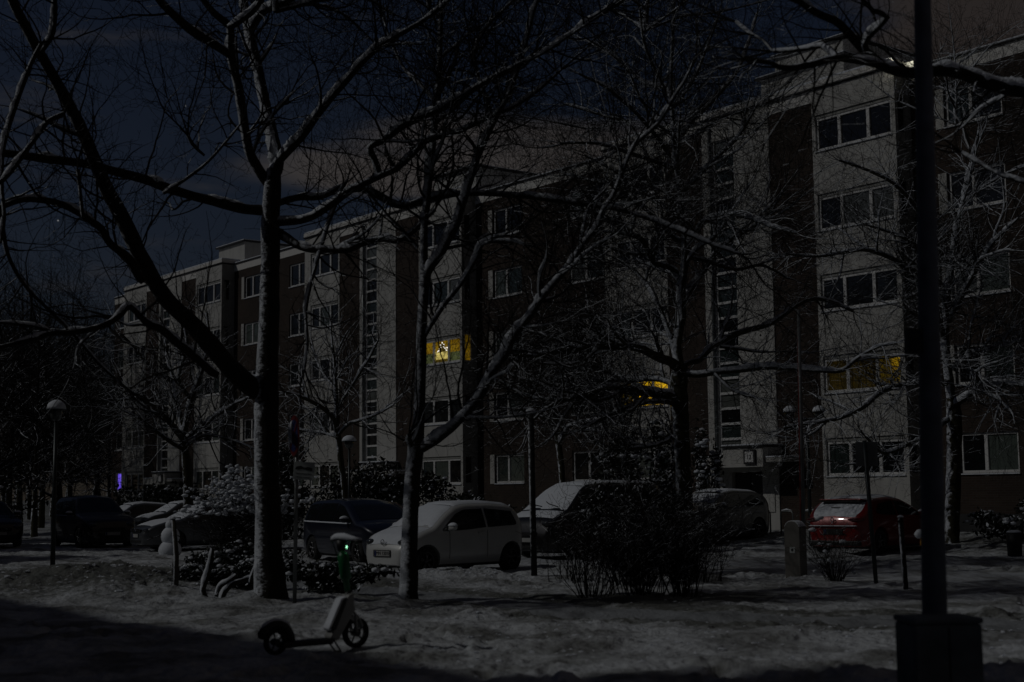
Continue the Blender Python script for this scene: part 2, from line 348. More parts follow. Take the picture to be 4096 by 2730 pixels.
MT['road']=slush('slushy_road',(.50,.53,.57),(.17,.17,.165),(.45,.66))
ys=[-400,-150,-60,-20,-8,0,3,5]
y=5.
while y<95: y*=1.0052; ys.append(y)
while y<2500: y*=1.25; ys.append(y)
ys=np.array(ys); nx=520
us=np.linspace(-1,1,nx); us=np.concatenate([[-60,-12,-4,-2,-1.4],us,[1.4,2,4,12,60]])
Wd=np.maximum(ys,6)*.40+1.2
X=us[None,:]*Wd[:,None]; Yg=np.repeat(ys[:,None],len(us),1)
Zg=gz(X,Yg)
v=np.stack([X,Yg,Zg],-1).reshape(-1,3); ny,nxx=X.shape
ii=(np.arange(ny-1)[:,None]*nxx+np.arange(nxx-1)[None,:]).ravel()
go=npmesh('ground',v,np.stack([ii,ii+1,ii+nxx+1,ii+nxx],1),'ground',smooth=True,kind='structure')
earth=(1.0*np.exp(-((X+7.5)/3.4)**2-((Yg-27)/3.2)**2)+.55*np.exp(-((path_d(X,Yg)-1.)/.5)**2)+.35*fbm(X*.3,Yg*.3,2,77)
       +.9*np.exp(-((X-2.4)/2.2)**2-((Yg-22.9)/1.0)**2)+.5*smooth(29,36,X*nv[0]+Yg*nv[1]))
at=go.data.attributes.new('earth','FLOAT','POINT'); at.data.foreach_set('value',earth.ravel().astype(np.float32))
def drape(name,mask,x0,x1,y0,y1,step,m,lift):
    xs=np.arange(x0,x1,step); yy=np.arange(y0,y1,step); A,B=np.meshgrid(xs,yy)
    Z=gbase(A,B)+gdetail(A,B)*.25-.05+lift
    mk=mask(A,B)>.5; q=mk[:-1,:-1]&mk[1:,:-1]&mk[:-1,1:]&mk[1:,1:]
    n=A.shape[1]; iy,ix=np.nonzero(q); i=iy*n+ix
    npmesh(name,np.stack([A,B,Z],-1).reshape(-1,3),np.stack([i,i+1,i+n+1,i+n],1),m,smooth=True,kind='structure')
drape('path',lambda a,b:1-smooth(.55,.95,path_d(a,b)+(fbm(a*1.5,b*1.5,3,5)-.45)*.9),-10,20,13,34,.07,'path',.016)
drape('road',road_m,-30,30,2,75,.14,'road',.012)
#@@BUILDING
# ---------------------------------------------------------------- the apartment house; local x = -t, y = depth into the house, z up
bld=empty('apartment_building',(nv[0]*D0,nv[1]*D0,0),math.atan2(-dv[1],-dv[0]),label='long five storey brick and pale plaster apartment house across the back of the picture',cat='building')
TSTART=8.; TEND=93.6; NB=3; PER=23.97
rows=[2.15,4.92,7.69,10.46,13.22]; WH=1.26; ZC=15.40
def rect(mb,t0,t1,o,z0,z1,mi=0):     # facing out, at depth o
    mb.quad((-t1,o,z0),(-t0,o,z0),(-t0,o,z1),(-t1,o,z1),mi)
def wallgrid(mb,t0,t1,z0,z1,o,ops,rev=.16,mi=0,rmi=None):
    ts=sorted({t0,t1,*[a for p in ops for a in p[:2]]}); zs=sorted({z0,z1,*[a for p in ops for a in p[2:]]})
    ts=[t for t in ts if t0<=t<=t1]; zs=[z for z in zs if z0<=z<=z1]
    for a,b in zip(ts[:-1],ts[1:]):
        for c,d in zip(zs[:-1],zs[1:]):
            m,n=(a+b)/2,(c+d)/2
            if any(p[0]<m<p[1] and p[2]<n<p[3] for p in ops): continue
            rect(mb,a,b,o,c,d,mi)
    rm=mi if rmi is None else rmi
    for a,b,c,d in ops:
        a,b=max(a,t0),min(b,t1)
        mb.quad((-b,o,c),(-a,o,c),(-a,o+rev,c),(-b,o+rev,c),rm); mb.quad((-b,o,d),(-b,o+rev,d),(-a,o+rev,d),(-a,o,d),rm)
        mb.quad((-b,o,c),(-b,o+rev,c),(-b,o+rev,d),(-b,o,d),rm); mb.quad((-a,o,c),(-a,o,d),(-a,o+rev,d),(-a,o+rev,c),rm)
def window(t0,t1,o,z0,z1,mull,panes,fw=.085,sill=True,outer=.0,sillover=.05,lit=None):
    """frame mesh as the window part; pane and sill beneath it. mull = positions (t, width)"""
    fr=MB(); y0=o+.07; y1=o+.14
    edges=[t0]+[x for m,w in mull for x in (m-w/2,m+w/2)]+[t1]
    fr.box(-t1,-t0,y0,y1,z0,z0+fw); fr.box(-t1,-t0,y0,y1,z1-fw,z1)
    fr.box(-t1,-t1+fw,y0,y1,z0+fw,z1-fw); fr.box(-t0-fw,-t0,y0,y1,z0+fw,z1-fw)
    for m,w in mull: fr.box(-(m+w/2),-(m-w/2),y0-.012,y1,z0+fw,z1-fw)
    w=fr.build('window','upvc',bld,bevel=.008)
    pn=MB(); mats=[]; 
    cells=[(edges[i],edges[i+1]) for i in range(0,len(edges),2)]
    for (a,b),pm in zip(cells,panes):
        if pm not in mats: mats.append(pm)
        a2=a+(fw if a==t0 else 0); b2=b-(fw if b==t1 else 0)
        tl=random.uniform(-.003,.003)
        i=mats.index(pm)
        pn.quad((-b2,o+.115+tl,z0+fw),(-a2,o+.115-tl,z0+fw),(-a2,o+.115-tl*.5,z1-fw),(-b2,o+.115+tl*1.5,z1-fw),i)
    pn.build('pane',mats,w)
    if sill:
        s=MB(); s.box(-t1-.03,-t0+.03,o-sillover,o+.07,z0-.045,z0-.005)
        s.build('sill','sill',w,bevel=.006)
    return w
def rp(dark=.6):
    r=random.random()
    return 'pane_dark' if r<dark else random.choice(['pane_mid','pane_curtain','pane_curtain','pane_mid','pane_blind'])
brickw=MB(); fasc=MB(); trim=MB(); prk=MB()
core=MB(); core.box(-TEND+.25,-TSTART,1.6,12,-.5,ZC-.05); core.box(-TEND+.25,-TSTART,.55,1.6,-.5,0.9)
core.build('core_wall','darkmetal',bld)
def stair_part(ta,tb,num):
    """white stair tower strip between ta (right) and tb (left)"""
    w=MB(); z0=.2; zb=3.0
    wl,wr=ta+1.69,ta+2.77         # window strip
    wallgrid(w,ta,tb,z0,ZC-.02,-.04,[(wl,wr,3.0,14.55),(ta+.75,ta+2.2,z0,2.35)],rev=.2)
    w.quad((-tb,-.04,z0),(-tb,-.04,ZC-.02),(-tb,.02,ZC-.02),(-tb,.02,z0)); w.quad((-ta,-.04,z0),(-ta,.02,z0),(-ta,.02,ZC-.02),(-ta,-.04,ZC-.02))
    for k in range(9):            # thin joints
        zz=4.2+k*1.38; w.box(-ta-1.62,-ta,-.046,-.04,zz,zz+.012)
    w.build('stair_wall','plaster',bld)
    fr=MB(); z=3.0; n=21; ph=(14.55-3.0)/n; pn=MB()
    fr.box(-wr,-wr+.07,.02,.1,3.0,14.55); fr.box(-wl-.07,-wl,.02,.1,3.0,14.55)
    for k in range(n+1):
        zz=3.0+k*ph; fr.box(-wr+.07,-wl-.07,.01,.1,max(3.0,zz-.045),min(14.55,zz+.045))
        if k<n: 
            tl=random.uniform(-.004,.004)
            pn.quad((-wr+.07,.07+tl,zz+.045),(-wl-.07,.07-tl,zz+.045),(-wl-.07,.07-tl,zz+ph-.045),(-wr+.07,.07+tl,zz+ph-.045),random.choice([0,0,1,1,2]))
    fw=fr.build('stair_window','upvc',bld,bevel=.006); pn.build('pane',['pane_dark','pane_mid','pane_blind'],fw)
    d=MB(); d.tube([(-wr-.08,-.11,.3),(-wr-.08,-.11,ZC-.1)],.05,8); d.build('downpipe','galv',bld,smooth=True)
    dr=MB(); dr.box(-ta-2.15,-ta-.8,.1,.14,z0,2.3); dr.box(-ta-1.52,-ta-1.44,.07,.1,z0,2.3)
    dd=dr.build('door','darkmetal',bld); hd=MB(); hd.tube([(-ta-1.6,.04,1.2),(-ta-1.6,.04,1.6)],.015,6); hd.build('handle','galv',dd)
    # entrance canopy: raised box in the middle, slabs either side
    c=MB(); c.box(-ta-1.65,-ta+.2,-1.05,-.045,2.50,3.18); c.box(-ta-3.05,-ta-1.66,-1.02,-.045,2.52,2.86); c.box(-ta+.21,-ta+.95,-.95,-.045,2.66,2.80)
    cc=c.build('entrance_canopy','plaster',bld,bevel=.01)
    r=MB(); r.box(-ta-1.72,-ta+.28,-1.12,-.045,3.185,3.235); r.build('canopy_roof','darkmetal',cc)
    for q_ in ((-ta-3.07,-ta-1.73,-1.05,-.05,2.865,2.93),(-ta-1.70,-ta+.26,-1.1,-.05,3.24,3.30),(-ta+.22,-ta+.96,-.96,-.05,2.805,2.86)):
        s=MB(); s.box(*q_); s.build('snow','snowcap',cc,bevel=.03)
    nb=MB(); nb.box(-ta-.62,-ta-.10,-1.12,-1.055,2.60,3.10); nn=nb.build('number_box','darkmetal',cc)
    nf=MB(); nf.box(-ta-.55,-ta-.17,-1.128,-1.121,2.67,3.03); nf.build('number_plate','upvc',cc)
    if num:
        cu=bpy.data.curves.new('house_number','FONT'); cu.body=num; cu.size=.22; cu.extrude=.004; cu.align_x='CENTER'
        tmp=bpy.data.objects.new('t',cu); col.objects.link(tmp); me=bpy.data.meshes.new_from_object(tmp.evaluated_get(bpy.context.evaluated_depsgraph_get())); bpy.data.objects.remove(tmp)
        ho=bpy.data.objects.new('house_number',me); col.objects.link(ho); ho.parent=cc; ho.location=(-ta-.36,-1.134,2.77); ho.rotation_euler=(R(90),0,0); me.materials.clear(); me.materials.append(MT['darkmetal'])
def bay(ta,tb,flip,ret,lit=None,idx=0):
    """pale bay between ta (right) and tb (left); windows in all five rows"""
    w=MB(); ops=[]
    for z in rows:
        if ret: ops.append((ta+.16,tb-.14,z,z+WH))
        else: ops.append((ta+.12,tb-.62,z,z+WH))
    wallgrid(w,ta,tb,.2,ZC-.02,-.03,ops,rev=.15)
    w.quad((-tb,-.03,.2),(-tb,-.03,ZC-.02),(-tb,.8,ZC-.02),(-tb,.8,.2))
    w.box(-tb+.0,-ta-.0,-.036,-.03,14.92,14.945)
    ow=w.build('bay_wall','plaster',bld)
    if ret:
        r2=MB()
        zs=[.2]; 
        for z in rows: zs+= [z,z+WH]
        zs.append(ZC-.02)
        for i in range(0,len(zs)-1):
            a,b=zs[i],zs[i+1]
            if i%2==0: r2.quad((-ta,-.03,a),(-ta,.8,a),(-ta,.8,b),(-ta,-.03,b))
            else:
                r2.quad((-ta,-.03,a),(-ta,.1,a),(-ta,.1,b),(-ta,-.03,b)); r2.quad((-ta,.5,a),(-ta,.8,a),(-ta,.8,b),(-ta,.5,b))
        r2.build('side_wall','plaster_grey_shaded',bld)  # pale return darkened: its shade is put into the plaster colour
    for k,(a,b,z,z2) in enumerate(ops):
        m1,m2=a+(b-a)*.31,a+(b-a)*.69
        islit=lit and lit[0]==k
        L=lit[1] if islit else None
        if L=='arch': panes=['clear','clear','clear']
        elif L=='lamp': panes=['clear']*3
        elif L=='faint': panes=['clear']*3
        else: panes=[rp(),rp(),rp()]
        # shallow grey box above the panes, soffit shade put into its colour
        window(a,b,-.03,z,z2-.12,[(m1,.13),(m2,.13)],panes)
        s=MB(); s.box(-b,-a,.02,.12,z2-.12,z2); s.build('soffit_shade_strip','plaster_grey_shaded',bld)
        if ret:
            p=MB(); p.quad((-ta-.05,.1,z),(-ta-.05,.5,z),(-ta-.05,.5,z2),(-ta-.05,.1,z2)); 
            pw=MB(); pw.box(-ta-.05,-ta-.012,.1,.14,z,z2); pw.box(-ta-.05,-ta-.012,.46,.5,z,z2); pw.box(-ta-.05,-ta-.012,.14,.46,z,z+.05); pw.box(-ta-.05,-ta-.012,.14,.46,z2-.05,z2)
            q=pw.build('side_window','upvc' if L=='arch' else 'plaster_grey_shaded',bld); p.build('pane','lit_side' if L=='arch' else 'pane_dark',q)
        if L:
            rm=MB()
            if L=='arch':
                rect(rm,a,b,.15,z+.5,z2,0); rect(rm,a,m1,.145,z,z+.5,1); rect(rm,m2,b,.145,z,z+.55,1); rect(rm,m1,m2,.145,z,z+.5,3)
                rect(rm,m1+.06,m2-.06,.128,z+.22,z+.60,2)
                rm.build('lit_room',['lit_amber','lit_green','lit_blind','lit_amber_dim'],bld)
            elif L=='lamp':
                rect(rm,a,m2+.2,.15,z,z2,0); rect(rm,m2+.2,b,.15,z,z2,1); rm.build('lit_room',['lit_curtain','lit_amber_dim'],bld)
            else:
                rect(rm,a,a+(m1-a)*.5,.15,z+.6,z2,2); rect(rm,a,m1,.155,z,z2,0); rect(rm,m1,b,.15,z,z2,1); rm.build('lit_room',['lit_amber_dim','lit_faint','lit_amber'],bld)
        else:
            pass
def recess(t0,t1,o,cols,zc=ZC):
    ops=[(a,b,z,z+WH) for a,b in cols for z in rows]
    wallgrid(brickw,t0,t1,.2,ZC-.43,o,ops,rev=.14)
    rect(fasc,t0,t1,o-.02,ZC-.43,ZC,0); fasc.quad((-t1,o-.02,ZC-.43),(-t1,o,ZC-.43),(-t0,o,ZC-.43),(-t0,o-.02,ZC-.43),0)
    for a,b in cols:
        for k,z in enumerate(rows):
            m=a+(b-a)*.56
            window(a,b,o,z,z+WH,[(m,.12)],[rp(.55),rp(.55)])
# blocks
BL=[27.82+k*PER for k in range(NB)]
piers=MB()
for k,b in enumerate(BL):
    stA,stB=b+5.42,b+8.70
    lit={0:(1,'faint'),1:(2,'arch')}.get(k)
    bay(b,b+3.45,False,True,lit)
    wallgrid(brickw,b+3.45,stA,.2,ZC-.43,0,[]); wallgrid(brickw,stB,b+10.67,.2,ZC-.43,0,[])
    for a,c in ((b+3.45,stA),(stB,b+10.67)):
        rect(fasc,a,c,-.02,ZC-.43,ZC,0); fasc.quad((-c,-.02,ZC-.43),(-c,0,ZC-.43),(-a,0,ZC-.43),(-a,-.02,ZC-.43),0)
    stair_part(stA,stB,'12' if k==0 else None)
    bay(b+10.67,b+14.23,True,False,(1,'lamp') if k==0 else None)
    trim.box(-b-14.30,-b+.07,-.12,.9,ZC+.003,ZC+.055)
    fasc.box(-b-14.28,-b+.05,-.07,.9,ZC+.056,ZC+.26)
    prk.box(-b-14.26,-b+.03,-.05,1.2,ZC+.262,ZC+.34)
rl=[(TSTART,BL[0])]+[(BL[k]+14.23,BL[k]+PER) for k in range(NB-1)]+[(BL[2]+14.23,TEND)]
for i,(a,c) in enumerate(rl):
    cols=[]
    if i==0: cols=[(c-3.37,c-1.30),(a+2.2,a+4.3)]
    elif i<3: cols=[(c-3.37,c-1.30),(a+.85,a+3.15)]
    else: cols=[(a+.25,a+3.1)]
    recess(a,c,.8,cols)
    trim.box(-c+.001,-a-.071,.70,1.2,ZC+.003,ZC+.05); prk.box(-c+.001,-a-.08,.74,1.6,ZC+.052,ZC+.12)
    if i<3:
        for z in rows:
            pq=MB(); pq.box(-(c-1.28),-(c-.97)+.0,.765,.8,z-.02,z+WH+.02); pq.build('window_pier','plaster',bld)
brickw.box(-TEND,-TEND+.02,.8,12,.2,ZC-.43)
brickw.build('brick_wall','brick',bld); fasc.build('fascia','fascia',bld); trim.build('cornice','darkmetal',bld,bevel=.01); prk.build('roof_snow','snowcap',bld,bevel=.03)
pl=MB(); pl.box(-TEND,-TSTART,.78,.86,-.4,.22); 
for b in BL: pl.box(-b-14.23,-b,-.05,.78,-.4,.22)
pl.build('plinth','plaster_grey_shaded',bld)
# violet lit pane beside the far bay, ground floor
vb=MB(); rect(vb,BL[2]+14.5,BL[2]+17.0,.905,rows[0]+.08,rows[0]+WH-.08,0); vb.build('lit_curtain','lit_violet',bld)
rf=MB(); rf.box(-TEND,-TSTART,.0+.9,12,ZC-.04,ZC+.0); rf.build('roof','snowcap',bld)
def cabin(t0,t1,o0,o1,z1,tier=None):
    c=MB(); c.box(-t1,-t0,o0,o1,ZC+.01,z1); 
    if tier: c.box(-tier[1],-tier[0],o0+.5,o1-.2,z1+.15,tier[2])
    cc=c.build('roof_cabin','plaster',bld)
    s=MB(); s.box(-t1-.18,-t0+.18,o0-.18,o1+.18,z1+.002,z1+.09)
    if tier: s.box(-tier[1]-.15,-tier[0]+.15,o0+.35,o1,tier[2]+.002,tier[2]+.08)
    s.build('roof_slab','darkmetal',cc)
    n=MB(); n.box(-t1-.15,-t0+.15,o0-.15,o1+.15,z1+.092,z1+.15)
    if tier: n.box(-tier[1]-.12,-tier[0]+.12,o0+.38,o1-.03,tier[2]+.082,tier[2]+.13)
    n.build('snow','snowcap',cc,bevel=.02)
cabin(32.2,36.2,3,8,17.45,(32.6,35.9,18.35)); cabin(54.7,58.2,3,7,17.6); cabin(78.75,82.25,3,7,17.45)
# meter cupboard on the wall by the entrance, house cables, basement grille
mb=MB(); mb.box(-33.95,-33.42,-.075,-.042,.95,1.6); mb.build('meter_cupboard','plaster',bld,bevel=.006)
mb=MB(); mb.box(-26.2,-25.2,.74,.778,.55,.95); mb.build('basement_grille','darkmetal',bld)
# rooftop floodlight behind the lamp mast
def L2W(t,o,z): p=dv*t+nv*(D0+o); return (p[0],p[1],z)
def fac(x,y,off):
    d=ray(x,y); k=(D0+off-nv@CAM)/(nv@d); return CAM+d*k
for fx,fy,sc_,lb in ((3553,245,.5,'smaller bright floodlight on the snowy roof edge, left of its twin'),(3640,262,.95,'larger bright floodlight on the roof edge beside the lamp mast')):
    p=fac(fx,fy,.6); fl=empty('roof_floodlight',(p[0],p[1],p[2]-.2),math.atan2(-dv[1],-dv[0]),label=lb,cat='floodlight'); fl.scale=(sc_,)*3
    q=MB(); q.tube([(0,0,-.35),(0,0,.10)],.02,8); q.build('bracket','darkmetal',fl); q=MB(); q.box(-.2,.2,-.06,.05,.08,.32); q.build('housing','darkmetal',fl)
    q=MB(); q.box(-.19,.19,-.09,-.062,.10,.31); q.build('lens','rooflight',fl,bevel=.01)
pl_=bpy.data.lights.new('roof_floodlight_lamp','POINT'); pl_.energy=80*K/10; pl_.color=(1,.93,.72); pl_.shadow_soft_size=.12
lo=bpy.data.objects.new('lamp',pl_); col.objects.link(lo); lo.parent=fl; lo.location=(-.25,-.75,.22)
# candle arch in the lit window
b=BL[1]; a0,b0=b+.16,b+3.31; m1,m2=a0+(b0-a0)*.31,a0+(b0-a0)*.69; cx_=(m1+m2)/2; z=rows[2]
ca=empty('candle_arch',L2W(cx_,.100,z+.62),math.atan2(-dv[1],-dv[0]),label='candle arch with glowing white bulbs standing in the lit amber window',cat='candle arch')
q=MB()
for s in (-1,1):
    for i,(dx,dz) in enumerate([(.0,.56),(.0,.36),(.13,.27),(.11,.16),(.22,.10),(.28,.02),(.36,-.02),(.38,.10)]): 
        if i<2 and s<0: continue
        if i==7 and s<0: continue
        q.ell((s*dx,0,dz),(.021,.021,.034),8,5)
q.build('bulb','bulb',ca,smooth=True)
q=MB(); q.extr([(-.42,-.06),(.42,-.06),(.42,-.02),(.3,.06),(.17,.2),(0,.32),(-.17,.2),(-.3,.06),(-.42,-.02)],.008,.02); q.build('arch_board','lit_amber_dim',ca)
b=BL[0]+10.67; a0,b0=b+.12,b+3.56-.62; m1,m2=a0+(b0-a0)*.31,a0+(b0-a0)*.69
tl=empty('table_lamp',L2W(m1+.62,.115,rows[1]+.10),math.atan2(-dv[1],-dv[0]),label='small glowing lamp on the sill of the amber curtained window behind branches',cat='lamp')
q=MB(); 
for i in range(9): q.ell((random.uniform(-.10,.10),0,random.uniform(.12,.30)),(.08,.02,.07),8,5)
q.build('lamp_shade','lampwarm',tl,smooth=True); q=MB(); q.tube([(0,0,-.06),(0,0,.12)],[.02,.012],10); q.build('lamp_base','lit_curtain',tl)
# the house opposite, out of frame at left: it throws the big shadow over the foreground
def opposite(name,t0,t1,w,h,label):
    P=np.array([0,13.1])+MH*15.4/math.tan(EL)
    o=empty(name,(P[0],P[1],0),math.atan2(-dv[1],-dv[0]),label=label,cat='building')
    q=MB(); q.box(-t1,-t0,-w,0,-.3,h-.3); q.build('wall','brick',o); q=MB(); q.box(-t1-.2,-t0+.2,-w-.2,0,h-.3,h); q.build('roof','fascia',o)
    q=MB(); q2=MB()
    for i in range(int((t1-t0)/4)):
        for r_ in range(int(h//2.8)):
            q.box(-t0-3-i*4,-t0-1.2-i*4,-.0,.03,1.7+r_*2.77,3+r_*2.77); 
    q.build('window','pane_dark',o)
opposite('apartment_building',0,60,12,15.4,'five storey brick house out of frame behind the camera at left')
opposite('apartment_tower',-22,-.1,14,36,'taller end block of the house behind the camera')
#@@TREES
# ---------------------------------------------------------------- trees
def cr(pts,n=4):                                   # catmull-rom subdivision of (x,y,z,r)
    P=np.array(pts,float)
    if len(P)<3: 
        return np.array([P[0]+(P[-1]-P[0])*t for t in np.linspace(0,1,n*2+1)])
    P=np.vstack([2*P[0]-P[1],P,2*P[-1]-P[-2]]); out=[]
    for i in range(1,len(P)-2):
        p0,p1,p2,p3=P[i-1:i+3]
        for t in np.arange(n)/n:
            out.append(.5*((2*p1)+(-p0+p2)*t+(2*p0-5*p1+4*p2-p3)*t*t+(-p0+3*p1-3*p2+p3)*t**3))
    out.append(P[-2]); out=np.array(out); out[:,3]=np.maximum(out[:,3],.003); return out
def limb(pts,Y0,Y1,n=4):
    """pts: (x,y,r) in full-view coordinates; depth runs from Y0 to Y1"""
    q=[]; L=[0]
    for a,b in zip(pts[:-1],pts[1:]): L.append(L[-1]+math.hypot(a[0]-b[0],a[1]-b[1]))
    for p,l in zip(pts,L):
        Y=Y0+(Y1-Y0)*l/L[-1]; w=V2(p[0],p[1],Y); q.append((*w,p[2]*1.7408/F*Y))
    return cr(q,n)
class Tree:
    def __init__(s,dens=1,spread=1): s.l=[]; s.seg=[]; s.dens=dens; s.spread=spread
    def add(s,P,side=True,L=1.0,tw=1.0): s.l.append((P,side,L,tw)); return P
e_seg={}
MT['twig_fine']=snowy('twig_fine_bark',(.016,.014,.011),amount=-.24,nscale=1.6,wind=(-.35,-.12,.93),bump=0,nw=1.0,soft=.06)
def grow(out,p,d,length,r,lvl,up=.05,gnarl=.28,dens=1.,minr=.0028,fine=1.0):
    seg=.16*fine if lvl==1 else (.10*fine if lvl==2 else .07*fine)
    n=max(3,int(length/seg)); st=length/n; r0=r; p=np.array(p); d=np.array(d,float); d/=np.linalg.norm(d)
    drift=rng.normal(0,1,3)*.05
    for i in range(n):
        d=d+rng.normal(0,1,3)*gnarl*(.55 if lvl==1 else .75)+np.array([0,0,up])+drift; d/=np.linalg.norm(d)
        p2=p+d*st; r1=max(minr,r0*(1-.8*(i+1)/n)); out.append((*p,*p2,r,r1))
        if lvl<4 and i>0:
            pr={1:.62,2:.55,3:.30}[lvl]*dens
            if random.random()<pr:
                a=np.cross(d,rng.normal(0,1,3)); a/=np.linalg.norm(a)+1e-9
                cd=d*random.uniform(.35,.8)+a*random.uniform(.6,1.0); rem=1-.55*i/n
                grow(out,p2,cd,length*random.uniform(.3,.5)*rem*(1.1 if lvl==1 else 1),max(minr,r1*random.uniform(.5,.72)),lvl+1,up,gnarl,dens,minr,fine)
        p=p2; r=r1
def seg2mesh(S,k):
    S=np.array(S); a=S[:,:3]; b=S[:,3:6]; ra=S[:,6]; rb=S[:,7]; d=b-a; L=np.linalg.norm(d,axis=1,keepdims=True); d/=L+1e-9
    b=b+d*np.minimum(rb,.02)[:,None]*.5
    h=np.where(np.abs(d[:,2:3])>.9,np.array([[1.,0,0]]),np.array([[0,0,1.]])); u=np.cross(d,h); u/=np.linalg.norm(u,axis=1,keepdims=True); w=np.cross(d,u)
    vs=[]
    for j in range(k):
        t=2*math.pi*j/k+.5; o=u*math.cos(t)+w*math.sin(t)
        vs.append(a+o*ra[:,None]); vs.append(b+o*rb[:,None])
    v=np.stack(vs,1).reshape(-1,3); n=len(S); base=np.arange(n)*2*k; f=[]
    for j in range(k):
        j2=(j+1)%k; f.append(np.stack([base+2*j,base+2*j2,base+2*j2+1,base+2*j+1],1))
    return v,np.stack(f,1).reshape(-1,4)
def rtube(P,k,amp=.06,fs=5):
    """tube with rings and lumpy bark from an array of (x,y,z,r)"""
    v=[];a=None; n=len(P)
    for i in range(n):
        d=P[min(i+1,n-1),:3]-P[max(i-1,0),:3]; d=d/(np.linalg.norm(d)+1e-9)
        if a is None:
            a=np.cross(d,[0,0,1.]); 
            if np.linalg.norm(a)<.1: a=np.cross(d,[1.,0,0])
        a=a-d*(a@d); a/=np.linalg.norm(a); b=np.cross(d,a)
        t=2*math.pi*np.arange(k)/k; q=1+amp*(vnoise(np.cos(t)*1.7+P[i,0]*fs+5,np.sin(t)*1.7+P[i,2]*fs,3)-.5)*2
        v.append(P[i,:3]+(np.cos(t)[:,None]*a+np.sin(t)[:,None]*b)*(P[i,3]*q)[:,None])
    v=np.concatenate(v); ii=(np.arange(n-1)[:,None]*k+np.arange(k)[None,:]).ravel(); jj=(np.arange(n-1)[:,None]*k+(np.arange(k)+1)[None,:]%k).ravel()
    return v,np.stack([ii,jj,jj+k,ii+k],1)
def merge(parts):
    V=[];Fc=[];n=0
    for v,f in parts: V.append(v);Fc.append(f+n);n+=len(v)
    return np.concatenate(V),np.concatenate(Fc)
def dense(P,step):
    L=np.concatenate([[0],np.cumsum(np.linalg.norm(np.diff(P[:,:3],axis=0),axis=1))]); n=max(4,int(L[-1]/step)); t=np.linspace(0,L[-1],n)
    return np.stack([np.interp(t,L,P[:,k]) for k in range(4)],1)
def snow_on(P,thick=1.0):
    """snow lying along a limb: an irregular bead riding on its upper, windward side"""
    Q=dense(P,.045); out=[]; cur=[]
    for i in range(len(Q)):
        d=Q[min(i+1,len(Q)-1),:3]-Q[max(i-1,0),:3]; d/=np.linalg.norm(d)+1e-9
        up=np.array([-.45,-.12,.9]); up-=d*(up@d); m=np.linalg.norm(up)
        r=Q[i,3]; a=float(vnoise(Q[i,0]*3.1+Q[i,2]*2.3,Q[i,1]*2.7+i*.045*2,9)); a2=float(vnoise(i*.33,Q[i,0]*2,19))
        ok=m>.42 and a>.36 and r>.011
        if ok:
            u=up/m; q=r*.80*(.8+.5*a2)+.008
            cur.append((*(Q[i,:3]+u*(r*.42+.006*thick+.016*a2*thick)),q))
        if (not ok or i==len(Q)-1):
            if len(cur)>5:
                C=np.array(cur); m_=min(4,len(C)//2)
                for e in range(m_): C[e,3]*=.25+.75*e/m_; C[-1-e,3]*=.25+.75*e/m_
                out.append(rtube(C,9,.30,17))
            cur=[]
    return out
def subl(limbs,n,Lr,seed,rf=.5,up=.12,rmin=.012):
    rs=np.random.default_rng(seed); out=list(limbs); w_=np.array([len(P)*P[:,3].mean() for P in limbs]); w_/=w_.sum()
    for _ in range(n):
        P=limbs[rs.choice(len(limbs),p=w_)]; i=int(len(P)*rs.uniform(.15,.85)); i=min(max(i,1),len(P)-2); d=P[i+1,:3]-P[i-1,:3]; d/=np.linalg.norm(d)+1e-9
        a=np.cross(d,rs.normal(0,1,3)); a/=np.linalg.norm(a)+1e-9; d=d*rs.uniform(.5,1.1)+a*rs.uniform(.5,1); d[2]=d[2]*.7+up; d/=np.linalg.norm(d)
        L=rs.uniform(*Lr); r0=max(rmin,P[i,3]*rf); p=P[i,:3].copy(); q=[(*p,r0)]; m=6
        for k in range(1,m+1):
            d=d+rs.normal(0,.20,3); d[2]+=.02; d/=np.linalg.norm(d); p=p+d*L/m; q.append((*p,max(.007,r0*(1-k/(m+.6)))))
        out.append(cr(q,3))
    return out
def upper(e_limbs,base,h,spread,nl,r0,seed):
    tr_u,LB_u=random_limbs(base,h,spread,nl,r0,up=.55,first=.05,seed=seed); return e_limbs+LB_u
